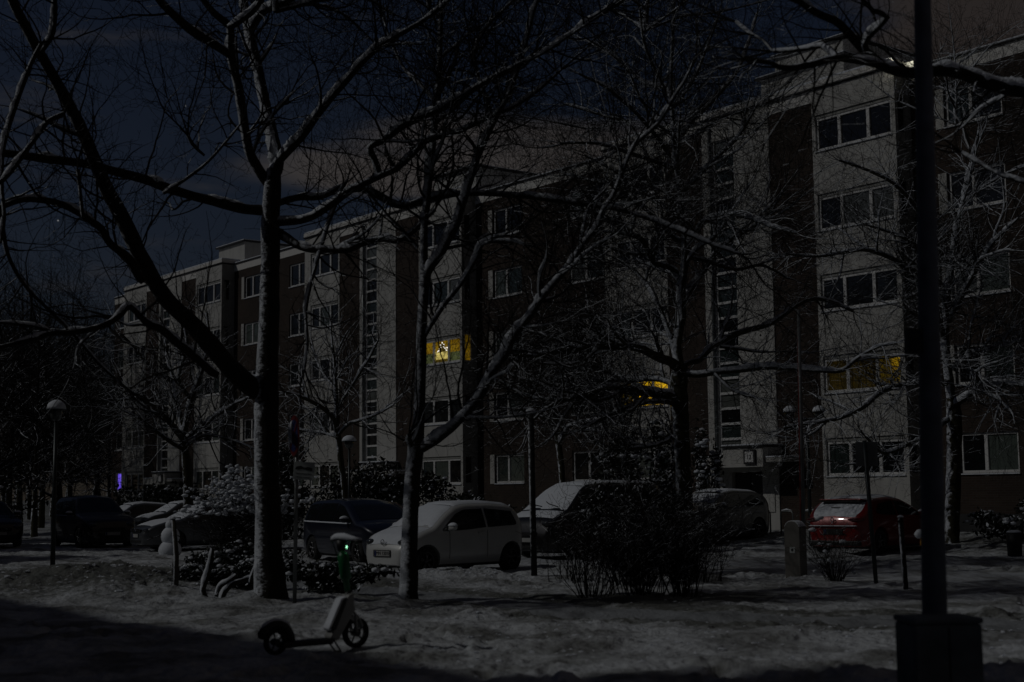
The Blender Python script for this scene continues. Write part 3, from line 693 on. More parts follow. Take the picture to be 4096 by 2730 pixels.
def make_tree(name,trunk,limbs,loc,label,group=None,barkm='bark_trunk',limbm='bark',twigm='twig',dens=1.,per=2.6,Lr=(.7,1.9),up=.05,gnarl=.28,snow=True,k3=3,fine=1.,cat='tree',tr_=1.):
    """trunk: list of (x,y,z,r) arrays; limbs: same. Side branches sprout from the limbs."""
    e=empty(name,loc,label=label,cat=cat,group=group); o=np.array(loc)
    sh=lambda P:np.hstack([P[:,:3]-o,P[:,3:4]])
    v,f=merge([rtube(dense(sh(P),.08),22,.07) for P in trunk]); npmesh('trunk',v,f,barkm,e,smooth=True)
    v,f=merge([rtube(dense(sh(P),.09),14,.09) for P in limbs]); npmesh('limbs',v,f,limbm,e,smooth=True)
    segs=[]
    for P in limbs:
        Q=dense(P,.1); tot=len(Q)*.1; n=int(tot*per*dens)
        for _ in range(n):
            i=int(len(Q)*random.uniform(.08,1.)**.9); i=min(i,len(Q)-2); d=Q[i+1,:3]-Q[i,:3]; d/=np.linalg.norm(d)+1e-9
            a=np.cross(d,rng.normal(0,1,3)); a/=np.linalg.norm(a)+1e-9
            L=random.uniform(*Lr)*(1.15-.5*i/len(Q)); r=min(Q[i,3]*.62,random.uniform(.007,.014)*L/1.3+.003)
            grow(segs,Q[i,:3],d*random.uniform(.3,.9)+a,L,r,1,up,gnarl,dens,fine=fine)
        # a fork at the tip
        d=Q[-1,:3]-Q[-2,:3]
        for _ in range(3): grow(segs,Q[-1,:3],d/np.linalg.norm(d)+rng.normal(0,.35,3),random.uniform(*Lr),min(Q[-1,3],.015),1,up,gnarl,dens,fine=fine)
    S=np.array(segs); S[:,:3]-=o; S[:,3:6]-=o; S[:,6:8]*=tr_
    big=S[:,6]>.0065; parts=[seg2mesh(S[big],5)] if big.any() else []
    parts.append(seg2mesh(S[~big],3)); nb=sum(len(q[1]) for q in parts[:-1]); v,f=merge(parts); npmesh('crown',v,f,[twigm,'twig' if twigm=='twig' else 'twig_fine'],e,mi=(np.arange(len(f))>=nb).astype(np.int32)); e_seg[name+str(len(e_seg))]=(e,S)
    if snow:
        sn=[]
        for P in limbs: sn+=snow_on(sh(P))
        if sn: v,f=merge(sn); npmesh('snow',v,f,'limb_snow',e,smooth=True,kind='stuff')
    return e
#@@TREEDATA
def random_limbs(base,h,spread,nl,r0,up=.5,first=.42,seed=0):
    rs=np.random.default_rng(seed); bx,by,bz=base; lean=rs.normal(0,.03,2)
    T=[(bx,by,bz-.1,r0*1.35),(bx+lean[0]*h*.2,by+lean[1]*h*.2,bz+h*.15,r0),(bx+lean[0]*h*.4,by+lean[1]*h*.4,bz+h*first,r0*.85)]
    top=np.array([bx+lean[0]*h,by+lean[1]*h,bz+h]); tr=[cr(T)]; LBs=[]
    mid=np.array(T[2][:3]); m2=mid+(top-mid)*.5+rs.normal(0,.15,3)
    lead=cr([(*mid,r0*.8),(*m2,r0*.45),(*top,r0*.1)]); LBs.append(lead)
    for i in range(nl):
        f=rs.uniform(0,.72); j=int(f*(len(lead)-1)); p=lead[j,:3]; az=i*2.4+rs.uniform(-.5,.5); L=spread*rs.uniform(.7,1.1)*(1-.5*f)
        d=np.array([math.cos(az),math.sin(az),up*rs.uniform(.3,1.3)]); q=[(*p,r0*.5*(1-.45*f))]
        for s_ in range(1,5):
            p=p+d*L/4; d=d+rs.normal(0,.22,3); q.append((*p,max(.008,r0*.5*(1-.45*f)*(1-s_/4.6))))
        LBs.append(cr(q,3))
    return tr,LBs
# --- the big two-stemmed tree at left
Y=23.05
tr=[limb([(622,1392,46),(621,1360,38),(619,1300,33),(617,1250,30),(613,1100,28),(612,900,27),(613,860,26),(616,800,24),(619,700,23),(621,600,22),(622,500,22),(626,430,20),(630,390,17)],Y,Y)]
LB=[ # (points, Y0, Y1)
 ([(596,900,24),(545,862,23),(482,790,21),(430,735,20),(380,685,19),(330,605,19),(290,520,18),(243,430,17),(203,335,15),(170,262,14),(130,190,13),(90,118,12),(40,25,11),(10,-40,10)],Y,20.5),
 ([(616,420,13),(596,393,12),(573,350,11.5),(563,300,11),(553,233,11),(540,167,10),(530,127,10),(530,83,10),(527,60,9),(494,33,8),(467,0,7),(450,-30,6)],Y,22),
 ([(527,64,9),(545,52,8),(565,38,8),(587,20,7),(604,-8,7)],22.1,21.8),
 ([(632,395,17),(637,367,16),(627,317,14),(607,233,13),(594,167,13),(580,110,12),(570,67,11),(566,33,10),(557,-10,10)],Y,24),
 ([(574,75,9),(594,38,10),(612,22,10),(645,8,9),(690,-14,8)],23.8,23.2),
 ([(637,372,12),(656,352,11),(694,313,10),(727,267,9.5),(767,217,9),(800,180,8.5),(830,145,8),(870,108,7.5),(910,83,7),(960,55,6),(1010,20,5),(1040,-8,4)],Y,22),
 ([(534,132,8),(500,108,10),(450,77,11),(407,42,10),(370,5,9),(350,-25,8)],22.2,20.5),
 ([(600,484,13),(560,480,12),(520,470,12),(440,450,11),(380,431,11),(330,411,11),(250,391,10.5),(190,376,10),(100,365,10),(40,356,9.5),(-10,350,9)],Y,20.8),
 ([(330,648,9),(317,633,10),(300,600,10),(283,583,10),(253,560,9),(232,525,8.5),(207,508,8),(187,493,8),(150,473,8),(100,460,8),(50,459,7.5),(0,477,7)],21.8,20.6),
 ([(500,862,8),(483,853,9),(447,820,9),(407,788,9.5),(370,757,9),(340,745,8.5),(322,728,7),(297,704,7),(277,723,7.5),(247,745,7.5),(207,757,7),(160,765,6.5),(117,767,6.5),(67,782,6),(0,798,5),(-20,802,5)],22.6,20),
 ([(120,766,5),(100,757,4.5),(60,748,4),(20,744,3.5),(-5,742,3)],20.7,20.2),
 ([(640,536,12),(660,548,10.5),(682,562,10),(712,572,9.5),(749,573,9.5),(783,574,9.5),(805,571,9),(838,557,8.5),(882,549,8),(913,553,7.5),(948,532,7),(975,505,6),(1000,482,5)],Y,22.4),
 ([(640,508,13),(690,505,11),(730,490,10),(770,462,10),(812,432,11),(852,440,10),(912,471,9),(950,468,8.5),(978,458,8.5),(1020,449,8),(1085,444,7.5),(1185,448,7),(1285,461,6.5),(1402,477,6),(1485,500,5.5),(1568,533,5),(1620,556,4),(1700,585,3)],Y,21.5),
 ([(812,432,8),(868,407,8),(918,382,8),(968,334,7.5),(990,320,7),(1060,300,5.5),(1130,267,5),(1185,243,4.5),(1240,205,4),(1290,160,3)],22.4,22.2),
 ([(872,402,8),(862,370,8),(850,338,8.5),(885,320,9),(918,293,9.5),(968,268,9.5),(1018,247,9.5),(1068,217,9),(1118,187,8.5),(1202,143,7.5),(1285,93,7),(1352,50,6),(1418,10,5),(1450,-15,4)],22.4,21.4),
 ([(630,470,8),(680,455,8),(740,452,7),(790,425,6)],Y,23.6),
 ([(0,560,4),(10,500,4.5),(4,430,5),(8,340,5),(30,260,6),(70,150,6),(95,100,5)],20.4,20.6),
 ([(148,262,6),(110,280,6),(80,320,6),(50,360,6.5),(20,400,6),(0,420,6)],20.9,20.1),
 ([(96,118,6),(120,80,6),(126,30,6),(125,-10,6)],20.7,20.4),
 ([(0,475,6),(6,520,5),(20,590,4.5),(60,660,4),(120,720,3.5),(170,770,3),(230,840,3),(300,900,2.5)],20.6,22.5),
 ([(190,500,4),(183,430,4),(178,390,4)],20.9,20.9),
 ([(470,358,3),(455,345,4),(437,325,4.5),(432,312,4)],21.5,21.4),
 ([(375,445,4),(430,410,4),(480,370,3.6),(520,325,3),(553,285,2.5)],21.7,22),
 ([(790,425,4),(760,500,4),(735,580,4),(715,650,4),(703,710,4),(705,760,3.5),(707,800,3),(700,850,2.5)],23,22.6),
]
make_tree('plane_tree',tr,upper(subl([limb(*a) for a in LB],30,(.7,2.0),71,.38),(-3.9,23.4,9.6),4.6,3.6,9,.07,51),(-3.95,23.05,0),'big forked tree at left, its trunk caked with wind-blown snow',
  'trees in front of the house',dens=.95,per=5.5,Lr=(.7,2.3))
# --- the slimmer tree in the middle
Y=22.34
tr=[limb([(938,1392,34),(938,1375,24),(940,1320,20),(941,1250,18.5),(944,1150,17.5),(950,1080,18),(956,1030,19),(959,1000,16),(963,957,13.5),(967,857,12.5),(969,757,12),(973,690,11.5),(977,628,12)],Y,Y)]
LB=[([(977,632,10),(974,590,9.5),(975,523,9),(981,460,9),(991,367,8.5),(997,300,8.5),(1005,233,8),(1010,133,7),(1013,33,6.5),(1018,-20,6)],Y,22.8),
 ([(978,634,11),(988,612,11.5),(1012,583,11),(1032,543,10.5),(1047,518,10),(1058,483,9.5),(1085,400,8.5),(1102,350,8),(1132,283,7.5),(1168,217,7),(1192,150,6),(1208,100,5.5),(1222,40,5),(1240,-15,4)],Y,21.7),
 ([(958,1032,15),(985,1020,13),(1018,996,13),(1062,956,12.5),(1102,907,12),(1128,857,11.5),(1162,810,11),(1178,773,10.5),(1212,730,10),(1252,673,9),(1298,620,8.5),(1325,583,7.5),(1352,543,7),(1372,523,6.5),(1385,483,6),(1408,450,6),(1435,383,5.5),(1458,333,5.5),(1512,283,5),(1552,217,4.5),(1572,187,4),(1600,130,3)],Y,20.6),
 ([(975,772,6),(988,750,6.5),(1018,703,6.5),(1062,647,6),(1095,590,6),(1105,563,5.5),(1132,547,4.5),(1160,540,3)],Y,21.8),
 ([(1106,562,4),(1140,552,4),(1178,552,4),(1205,562,3)],21.8,21.6),
 ([(945,1025,7),(938,1010,8),(940,1000,5)],22.2,22.1),
 ([(1132,283,5),(1118,230,5),(1100,180,4.5),(1090,120,4),(1120,60,3.5),(1160,20,3),(1190,-10,2.5)],22,22.6),
 ([(1192,150,4.5),(1250,120,4.5),(1310,80,4),(1370,40,3.5),(1420,0,3)],21.8,21.2),
 ([(960,570,4),(930,535,4),(895,500,3.5),(870,470,3),(840,440,2.5)],22.3,22),
 ([(1005,240,4),(970,200,4),(930,160,3.5),(900,100,3),(880,40,2.5)],22.8,23.4),
]
make_tree('plane_tree',tr,upper(subl([limb(*a) for a in LB],34,(.8,2.2),72,.42),(-1.25,22.5,9.4),4.2,2.8,8,.05,52),(-1.62,22.34,0),'slender middle tree with one long snowy arm slanting up to the right',
  'trees in front of the house',dens=1.02,per=8.,Lr=(.6,2.3),barkm='bark_snowy',limbm='bark_snowy')
# --- spreading plane tree right of centre
Y=31.8
tr=[limb([(1574,1315,26),(1575,1290,22),(1574,1200,19),(1571,1100,18),(1566,1000,18),(1562,930,19),(1560,884,20),(1562,850,19),(1564,835,14)],Y,Y)]
LB=[([(1560,850,13),(1543,833,11),(1516,823,10),(1488,810,9),(1465,800,8.5),(1429,797,8),(1385,797,8),(1347,800,7),(1321,805,6.5),(1285,808,6),(1230,818,4.5),(1180,817,3)],Y,29),
 ([(1556,925,11),(1540,912,11),(1516,906,10.5),(1475,900,10.5),(1437,896,10),(1398,894,9.5),(1360,905,8),(1321,915,6.5),(1285,922,5),(1250,945,4),(1225,965,3)],Y,29.5),
 ([(1552,890,7),(1535,877,7),(1501,870,7),(1449,873,6.5),(1410,872,6.5),(1373,873,6),(1347,881,6),(1321,889,5),(1280,902,3.5),(1240,898,2.5)],Y,33.5),
 ([(1556,940,6),(1540,925,6),(1490,925,5),(1440,937,4.5),(1390,960,4),(1340,985,3)],Y,30.2),
 ([(1562,845,11),(1556,800,10),(1561,758,10),(1567,728,10),(1566,689,10),(1568,640,10),(1575,595,9.5),(1574,544,9),(1567,505,8.5),(1562,441,7.5),(1556,390,7),(1552,338,6.5),(1547,287,6),(1541,200,5),(1545,100,4),(1550,-10,3)],Y,32.4),
 ([(1573,600,7),(1579,564,7),(1598,538,7),(1611,512,6.5),(1642,498,6),(1680,493,5.5),(1720,500,5),(1770,520,4),(1830,535,3)],32.2,30.4),
 ([(1569,640,6),(1541,617,6),(1508,606,6),(1501,600,6.5),(1485,569,6.5),(1475,551,6.5),(1449,536,6),(1424,520,5.5),(1398,509,5),(1360,490,4),(1310,485,3)],32.2,30),
 ([(1570,852,10),(1593,860,9),(1629,857,8.5),(1667,852,8),(1703,849,8),(1769,843,7),(1828,847,6.5),(1884,851,6),(1934,851,5.5),(1966,826,4.5),(2010,800,3.5),(2060,788,2.5)],Y,29.8),
 ([(1568,842,6),(1585,833,6.5),(1606,828,7),(1629,804,7),(1654,789,7),(1680,771,7),(1724,757,6.5),(1775,742,5.5),(1846,694,4.5),(1900,690,4),(1960,716,3)],Y,33.5),
 ([(1642,858,4),(1665,880,4),(1690,900,3.5),(1740,915,3)],31.4,31),
 ([(1562,860,8),(1545,790,6),(1530,745,6),(1512,700,5.5),(1490,660,5),(1465,630,4.5),(1430,600,3.5)],Y,33),
 ([(1567,700,6),(1590,660,6),(1620,620,5.5),(1650,570,5),(1700,540,4.5),(1760,500,4),(1800,440,3)],32,33.5),
 ([(1556,390,5),(1520,330,5),(1480,280,4.5),(1440,240,4),(1390,200,3.5),(1330,170,2.5)],32.4,31.4),
 ([(1552,338,5),(1590,280,5),(1640,230,4.5),(1690,170,4),(1720,100,3),(1740,30,2.5)],32.4,33.4),
 ([(1545,240,4),(1510,170,4),(1480,100,3.5),(1470,20,3)],32.4,31.8),
 ([(1562,450,5),(1610,400,5),(1660,350,4.5),(1700,310,4),(1740,240,3)],32.3,31.2),
 ([(1560,1000,5),(1520,1020,4.5),(1470,1030,4),(1410,1035,3)],Y,31),
 ([(1568,505,5),(1500,460,5),(1440,430,4.5),(1380,420,4),(1300,400,3)],32.2,33.4),
 ([(1556,390,4.5),(1500,370,4.5),(1440,350,4),(1370,330,3.5),(1290,330,2.5)],32.3,31.0),
 ([(1550,330,4.5),(1600,310,4.5),(1660,270,4),(1730,250,3.5),(1800,220,2.5)],32.3,33.6),
 ([(1545,250,4.5),(1590,190,4),(1620,120,3.5),(1650,40,3)],32.4,31.6),
 ([(1543,200,4.5),(1480,190,4),(1410,130,3.5),(1340,90,2.5)],32.4,33.6),
 ([(1560,440,4.5),(1510,400,4),(1450,290,4),(1400,270,3.5),(1300,240,2.5)],32.3,33.2),
 ([(1574,560,5),(1540,540,4.5),(1470,470,4),(1400,450,3.5),(1330,440,2.5)],32.2,31.2),
 ([(1576,590,5),(1620,600,4.5),(1690,620,4),(1750,610,3.5),(1810,640,2.5)],32.2,33.4)]
make_tree('plane_tree',tr,upper(subl([limb(*a) for a in LB],92,(1.2,3.4),73,.55),(3.2,32.4,12.2),4.4,4.2,12,.07,53),(3.78,31.8,0),'wide spreading plane tree right of centre, its low arms loaded with snow',
  'trees in front of the house',barkm='bark_dark',limbm='bark_plane',twigm='twig_snow',dens=1.1,per=10.5,Lr=(.7,2.3),fine=1.1,tr_=.75,gnarl=.19,up=.03)
# --- tree in front of the right-hand windows
Y=40.
tr=[limb([(2186,1262,20),(2187,1200,17),(2191,1100,17),(2193,1000,17),(2191,940,17),(2187,915,13)],Y,Y)]
LB=[([(2190,930,11),(2212,915,10),(2240,896,9),(2275,884,8.5),(2320,880,7.5),(2360,884,7)],Y,37.5),
 ([(2186,920,11),(2178,850,10),(2172,780,9),(2176,700,9),(2180,640,8),(2190,590,7),(2200,520,6),(2215,450,5),(2230,380,4),(2250,300,3)],Y,40.5),
 ([(2178,800,7),(2160,750,7),(2148,700,6),(2140,640,5.5),(2130,590,5),(2100,560,4.5),(2060,540,3.5),(2000,520,2.5)],40.2,38),
 ([(2177,740,7),(2200,700,7),(2225,650,6.5),(2255,600,6),(2280,560,5),(2310,530,4),(2340,500,3)],40.2,38.5),
 ([(2190,850,6),(2230,815,6),(2270,800,5.5),(2310,790,4.5),(2360,780,4)],40.2,39),
 ([(2183,880,8),(2120,880,6.5),(2060,888,6),(2020,905,5.5),(1985,935,5),(1940,958,4.5),(1900,968,4),(1850,975,3),(1800,985,2.5)],Y,36.5),
 ([(2185,960,6),(2130,1000,5),(2080,1025,4.5),(2030,1042,4),(1990,1005,3)],Y,37.5),
 ([(2178,690,6),(2130,640,5.5),(2085,615,5.5),(2040,590,5),(1990,575,4.5),(1940,580,4),(1880,590,3),(1810,585,2.5)],40.3,37),
 ([(2185,620,5),(2140,540,5),(2100,470,4.5),(2050,420,4),(1990,390,3.5),(1930,370,2.5)],40.4,38),
 ([(2210,470,4),(2260,430,4),(2310,400,3.5),(2360,380,3)],40.5,39)]
make_tree('plane_tree',tr,upper(subl([limb(*a) for a in LB],52,(1.2,3.2),74,.6),(13.0,40.4,12.),4,3.6,10,.06,54),(12.3,40,0),'dark tree standing close to the brick wall behind the lamp mast at right',
  'trees in front of the house',barkm='bark_dark',limbm='bark_plane',twigm='twig_snow',dens=1.12,per=8.5,Lr=(.8,2.6),fine=1.25,tr_=.85,gnarl=.2,up=.03)
# --- limbs reaching in from a tree beyond the right edge
Y=15.
tr=[limb([(2760,1560,40),(2750,1300,33),(2740,900,30),(2720,600,28),(2700,420,26)],17,17)]
LB=[([(2700,430,24),(2600,330,21),(2500,260,20),(2400,224,19),(2353,208,18),(2320,204,17),(2270,193,16),(2220,173,15),(2170,161,14.5),(2120,166,14),(2070,166,13),(2030,152,12.5),(1996,127,12),(1970,100,11),(1946,73,10),(1923,50,9.5),(1890,37,9),(1863,23,8.5),(1836,3,8),(1790,-15,7)],17,16),
 ([(2040,158,10),(2005,146,9.5),(1970,140,9),(1919,134,8.5),(1870,147,8),(1820,156,7.5),(1790,155,6.5),(1776,146,5),(1738,140,5)],16.2,15.6),
 ([(1925,136,7),(1915,122,8),(1903,113,8.5),(1886,104,8),(1836,113,7),(1778,117,6)],16,16.6),
 ([(1992,122,8),(1986,98,8.5),(2007,73,8.5),(2030,50,8),(2038,37,7),(2010,26,6)],16.2,15.8),
 ([(1776,117,4),(1750,90,3.5),(1720,75,3),(1690,50,2.5)],16.6,16.8),
 ([(2600,330,12),(2480,120,10),(2400,20,8),(2360,-30,6)],17,18),
 ([(2360,420,6),(2310,405,6),(2260,380,5),(2210,350,4)],17,17.3)]
make_tree('plane_tree',tr,subl([limb(*a) for a in LB],10,(.5,1.4),75,.3),tuple(V2(2760,1560,17)[:2])+(0,),'thick snow-topped bough with crooked arms reaching in from the right edge',
  'trees in front of the house',dens=.9,per=5.,Lr=(.5,1.6),up=-.02)
# --- small trees by the house, each with its own crown
Y=60.; tr=[limb([(432,1160,11),(431,1100,10),(427,1060,9.5),(423,1027,9),(421,1005,9)],Y,Y)]
LB=[([(422,1010,8),(405,990,6.5),(385,965,6),(373,952,5),(345,925,4),(310,915,3),(270,922,2.5)],Y,57),
 ([(421,1008,8),(430,960,7),(440,920,6.5),(455,880,6),(470,830,5),(480,780,4),(475,720,3)],Y,61),
 ([(422,1012,6),(455,985,6),(490,960,5.5),(520,940,5),(555,920,4),(600,905,3)],Y,58),
 ([(424,1030,5),(450,1008,5),(480,1000,4),(530,1010,3),(580,1030,2.5)],Y,59),
 ([(421,1000,7),(410,940,6),(400,880,5),(385,820,4),(380,760,3)],Y,62),
 ([(424,1035,5),(390,1015,4.5),(350,985,3.5),(320,960,2.5)],Y,58),
 ([(440,920,5),(410,870,4),(430,800,3.5),(425,740,2.5)],60.3,59),
 ([(400,880,4),(350,850,3.5),(310,800,3),(280,770,2.5)],61,60)]
make_tree('plane_tree',tr,subl([limb(*a) for a in LB],16,(1.2,3.2),76,.55),tuple(V2(432,1160,60)[:2])+(0,),'bare tree before the far left entrance, trunk dark against the pale stair wall',
  'trees in front of the house',barkm='bark_dark',limbm='bark_plane',twigm='twig_snow',dens=1.08,per=6.5,Lr=(1.2,3.6),fine=1.8)
Y=52.; tr=[limb([(796,1175,7.5),(794,1147,7),(788,1092,7),(783,1060,7),(779,1015,6.8),(774,990,6.5)],Y,Y)]
LB=[([(774,992,5.5),(766,962,5),(740,937,5),(717,924,4.5),(690,912,3.5),(650,900,2.5)],Y,50),
 ([(774,990,6),(774,945,5.5),(772,900,5),(770,850,4),(765,800,3),(760,750,2.5)],Y,52.5),
 ([(776,1000,4.5),(800,975,4.5),(830,965,4),(870,950,3),(905,930,2.5)],Y,50.5),
 ([(773,940,4),(800,900,4),(825,860,3.5),(850,820,3),(870,780,2.5)],52.3,51),
 ([(777,1005,4),(745,995,4),(710,990,3.5),(670,985,2.5)],Y,53),
 ([(772,890,4),(745,860,3.5),(725,820,3),(715,780,2.5)],52.3,53.5)]
make_tree('plane_tree',tr,subl([limb(*a) for a in LB],14,(1.,2.6),77,.55),tuple(V2(796,1175,52)[:2])+(0,),'young leaning tree with snowy twigs between the round sign and the middle entrance',
  'trees in front of the house',barkm='bark_dark',limbm='bark_plane',twigm='twig_snow',dens=1.12,per=7,Lr=(.9,2.9),fine=1.6)
Y=41.; tr=[limb([(1297,1200,8),(1294,1157,7),(1291,1084,7),(1284,1025,7),(1277,981,6.5),(1273,948,5.5)],Y,Y)]
LB=[([(1283,1020,5),(1294,1002,5.5),(1305,981,5.5),(1329,971,5),(1370,964,4.5),(1410,960,3.5),(1450,975,2.5)],Y,39.5),
 ([(1273,950,5),(1268,900,4.5),(1262,850,4),(1250,790,3),(1245,740,2.5)],Y,41.6),
 ([(1276,975,4),(1250,960,4),(1220,945,3.5),(1180,940,2.5)],Y,40),
 ([(1294,1000,3),(1330,990,3),(1370,990,2.8),(1420,1000,2)],40.8,40),
 ([(1272,930,4),(1300,890,3.8),(1330,850,3),(1350,800,2.5)],41.2,42)]
make_tree('plane_tree',tr,subl([limb(*a) for a in LB],12,(.8,2.2),78,.55),tuple(V2(1297,1200,41)[:2])+(0,),'thin tree behind the van with one crooked snowy arm bent to the right',
  'trees in front of the house',barkm='bark_dark',limbm='bark_plane',twigm='twig_snow',dens=1.12,per=6.5,Lr=(.8,2.4),fine=1.3)
# --- the wood beyond the far end of the house
FT=[(20,78,13,0),(95,84,14.5,1),(160,92,15,2),(215,99,14,3),(-30,70,15,4),(70,104,17,5),(130,70,9,6),(250,108,12,7),(15,92,15,8)]
fl_=['tall bare tree at the left edge of the wood beyond the house','bare tree second from the left edge in the far wood','broad bare tree in the middle of the far wood','slim bare tree nearest the far end of the house wall','bare tree half cut off by the left edge of the picture','highest bare tree at the back of the far wood','low bushy bare tree at the front of the far wood','short bare tree directly behind the far corner of the house','dense bare tree between its taller neighbours in the far wood']
for (vx,Yd,h,s_),lb in zip(FT,fl_):
    p=V2(vx,1150,Yd); random.seed(100+s_)
    tr,LBs=random_limbs((p[0],p[1],0),h,h*.36,15,.17,up=.7,first=.18,seed=s_)
    make_tree('bare_tree',tr,LBs,(p[0],p[1],0),lb,'bare trees beyond the house',dens=1.05,per=4.6,Lr=(1.5,4.4),up=.09,snow=False,fine=3.0,gnarl=.24,barkm='bark_dark',limbm='twig')
cp=[o for o in list(bpy.data.objects) if o.name.startswith('bare_tree')]
for i,(vx,Yd,sc_,lb) in enumerate([(45,88,1.1,'bare tree filling the gap behind the left edge trees'),(120,112,1.05,'distant tree rising between two nearer ones in the far wood'),(-10,100,1.15,'tall tree at the back left corner of the far wood'),
   (80,66,.75,'low young tree at the front left of the far wood'),(232,120,1.0,'farthest tree showing just past the end wall'),(150,130,1.15,'faint tall tree deepest in the far wood'),(40,120,1.2,'faint broad tree deep in the far wood at left')]):
    p=V2(vx,1150,Yd); copy_thing(cp[(i*4+1)%len(cp)],(p[0],p[1],0),1.3+i*1.1,sc_,lb)
#@@SHRUBS
# ---------------------------------------------------------------- shrubs
MT['leaf']=snowy('dark_leaf',(.010,.014,.008),amount=-.30,nscale=3.2,wind=(-.5,-.15,.85),bump=0,nw=1.2,soft=.05,rough=.6)
MT['stem']=snowy('shrub_stem',(.014,.011,.009),amount=-.38,nscale=5,bump=0)
def twig_shrub(name,c,h,n,spread,label,cat='shrub',group=None,seed=1,dens=.8,fine=.8,r=.011,up=.04,clump=.25,caps=0,snowtop=0):
    random.seed(seed); z=g(c[0],c[1])-.03; e=empty(name,(c[0],c[1],z),label=label,cat=cat,group=group); S=[]
    for _ in range(n):
        a=random.uniform(0,6.283); q=random.uniform(0,clump); s_=random.uniform(.15,1)*spread
        grow(S,(math.cos(a)*q,math.sin(a)*q,0),(math.cos(a)*s_,math.sin(a)*s_,1),h*random.uniform(.65,1.08),r*random.uniform(.6,1.1),1,up,.10,dens,fine=fine)
    S=np.array(S); v,f=seg2mesh(S,3); npmesh('stems',v,f,'stem',e)
    if caps:
        m=MB(); 
        zz=S[:,5]; cand=np.nonzero(zz>np.quantile(zz,1-snowtop))[0]
        for _ in range(caps):
            p=S[random.choice(cand),3:6]; q=random.uniform(.015,.055); m.ell((p[0],p[1],p[2]),(q*random.uniform(1,2),q*random.uniform(1,1.7),q*.8),7,4,noise=.6)
        m.build('snow','snowcap',e,smooth=True,kind='stuff')
    return e
def leaf_shrub(name,c,rad,n,label,cat='shrub',group=None,seed=1,ls=.05,clumps=26,z0=.1,caps=0):
    random.seed(seed); rs=np.random.default_rng(seed); z=g(c[0],c[1])-.05; e=empty(name,(c[0],c[1],z),label=label,cat=cat,group=group)
    # clump centres fill the volume unevenly
    P=rs.normal(0,1,(clumps,3)); P/=np.linalg.norm(P,axis=1,keepdims=True); P*=rs.uniform(.3,1,(clumps,1))**.5; P*=np.array(rad); P[:,2]+=rad[2]*.95+z0
    P=P[P[:,2]>.1]; k=rs.integers(0,len(P),n); cr_=np.array(rad)*.27
    C=P[k]+rs.normal(0,.5,(n,3))*cr_; a=rs.normal(0,1,(n,3)); a/=np.linalg.norm(a,axis=1,keepdims=True); b=np.cross(a,rs.normal(0,1,(n,3))); b/=np.linalg.norm(b,axis=1,keepdims=True)
    L=ls*rs.uniform(.6,1.4,(n,1)); v=np.stack([C-a*L,C+b*L*.45,C+a*L,C-b*L*.45],1).reshape(-1,3); f=np.arange(4*n).reshape(-1,4); npmesh('leaves',v,f,'leaf',e)
    S=[]
    for p in P: S.append((0,0,0,p[0]*.35,p[1]*.35,p[2]*.5,.03,.018)); S.append((p[0]*.35,p[1]*.35,p[2]*.5,*p,.018,.006))
    v,f=seg2mesh(S,5); npmesh('stems',v,f,'stem',e)
    if caps:
        m=MB(); top=C[C[:,2]>np.quantile(C[:,2],.45)]
        for _ in range(caps):
            p=top[random.randrange(len(top))]; q=random.uniform(.5,1.2)*ls*1.3; m.ell((p[0],p[1],p[2]),(q*1.2,q*1.1,q*.6),7,3,noise=.3)
        m.build('snow','snowcap',e,smooth=True,kind='stuff')
    return e
gs='shrubs on the snowy verge'
twig_shrub('twiggy_shrub',(1.25,23.3),1.35,46,.75,'low fan of bare stems at the left end of the dark thicket','shrub',gs,3,clump=.35,dens=.6)
twig_shrub('twiggy_shrub',(2.05,23.6),1.7,72,.5,'dense bare thicket in the middle of the picture right of the black post','shrub',gs,4,clump=.45,dens=.85)
twig_shrub('twiggy_shrub',(2.75,23.4),1.5,56,.42,'bare thicket leaning right in front of the wide plane tree','shrub',gs,5,clump=.3,dens=.85)
twig_shrub('twiggy_shrub',(2.2,26.2),1.95,78,.5,'tall dark bush behind the bare thicket, hiding the van','shrub',gs,6,clump=.45,dens=.8)
twig_shrub('twiggy_shrub',(3.4,27.2),1.9,66,.4,'tall dark bush touching the left side of the wide plane tree','shrub',gs,8,clump=.6,dens=.95)
twig_shrub('twiggy_shrub',(1.1,27.6),1.75,30,.5,'dark bush partly behind the black post','shrub',gs,9,clump=.5,dens=.95)
twig_shrub('twiggy_shrub',(5.8,26.1),1.0,70,.95,'small bare fan-shaped shrub beside the ticket machine','shrub',gs,7,clump=.16,dens=.8,r=.008,caps=14,snowtop=.99)
twig_shrub('snowy_bush',(-6.35,33.6),2.05,150,.26,'round bush with a thick crust of snow on top, left of the big trunk','shrub',None,12,clump=.5,dens=.95,r=.012,caps=760,snowtop=.32)
leaf_shrub('juniper',(-4.9,25.6),(1.25,.9,.38),5200,'low snow-dusted juniper spreading left of the big trunk','shrub','junipers round the big trunk',21,.045,44,.05,caps=170)
leaf_shrub('juniper',(-2.95,24.6),(.85,.6,.24),3400,'low juniper just right of the big trunk behind the scooter','shrub','junipers round the big trunk',22,.05,26,.04,caps=60)
leaf_shrub('evergreen_shrub',(4.0,43.6),(1.45,1.2,1.95),5200,'tall evergreen with snow-tipped leaves behind the wide plane tree','shrub','evergreens against the house',31,.085,60,.1,caps=70)
leaf_shrub('evergreen_shrub',(6.35,46.9),(.5,.6,1.9),1500,'narrow evergreen between the plane tree and the stair window','shrub','evergreens against the house',32,.085,30,.1,caps=50)
leaf_shrub('evergreen_shrub',(-9.0,56),(1.1,1.2,1.9),3400,'conical dark evergreen behind the round sign','shrub','evergreens against the house',33,.09,44,.1,caps=14)
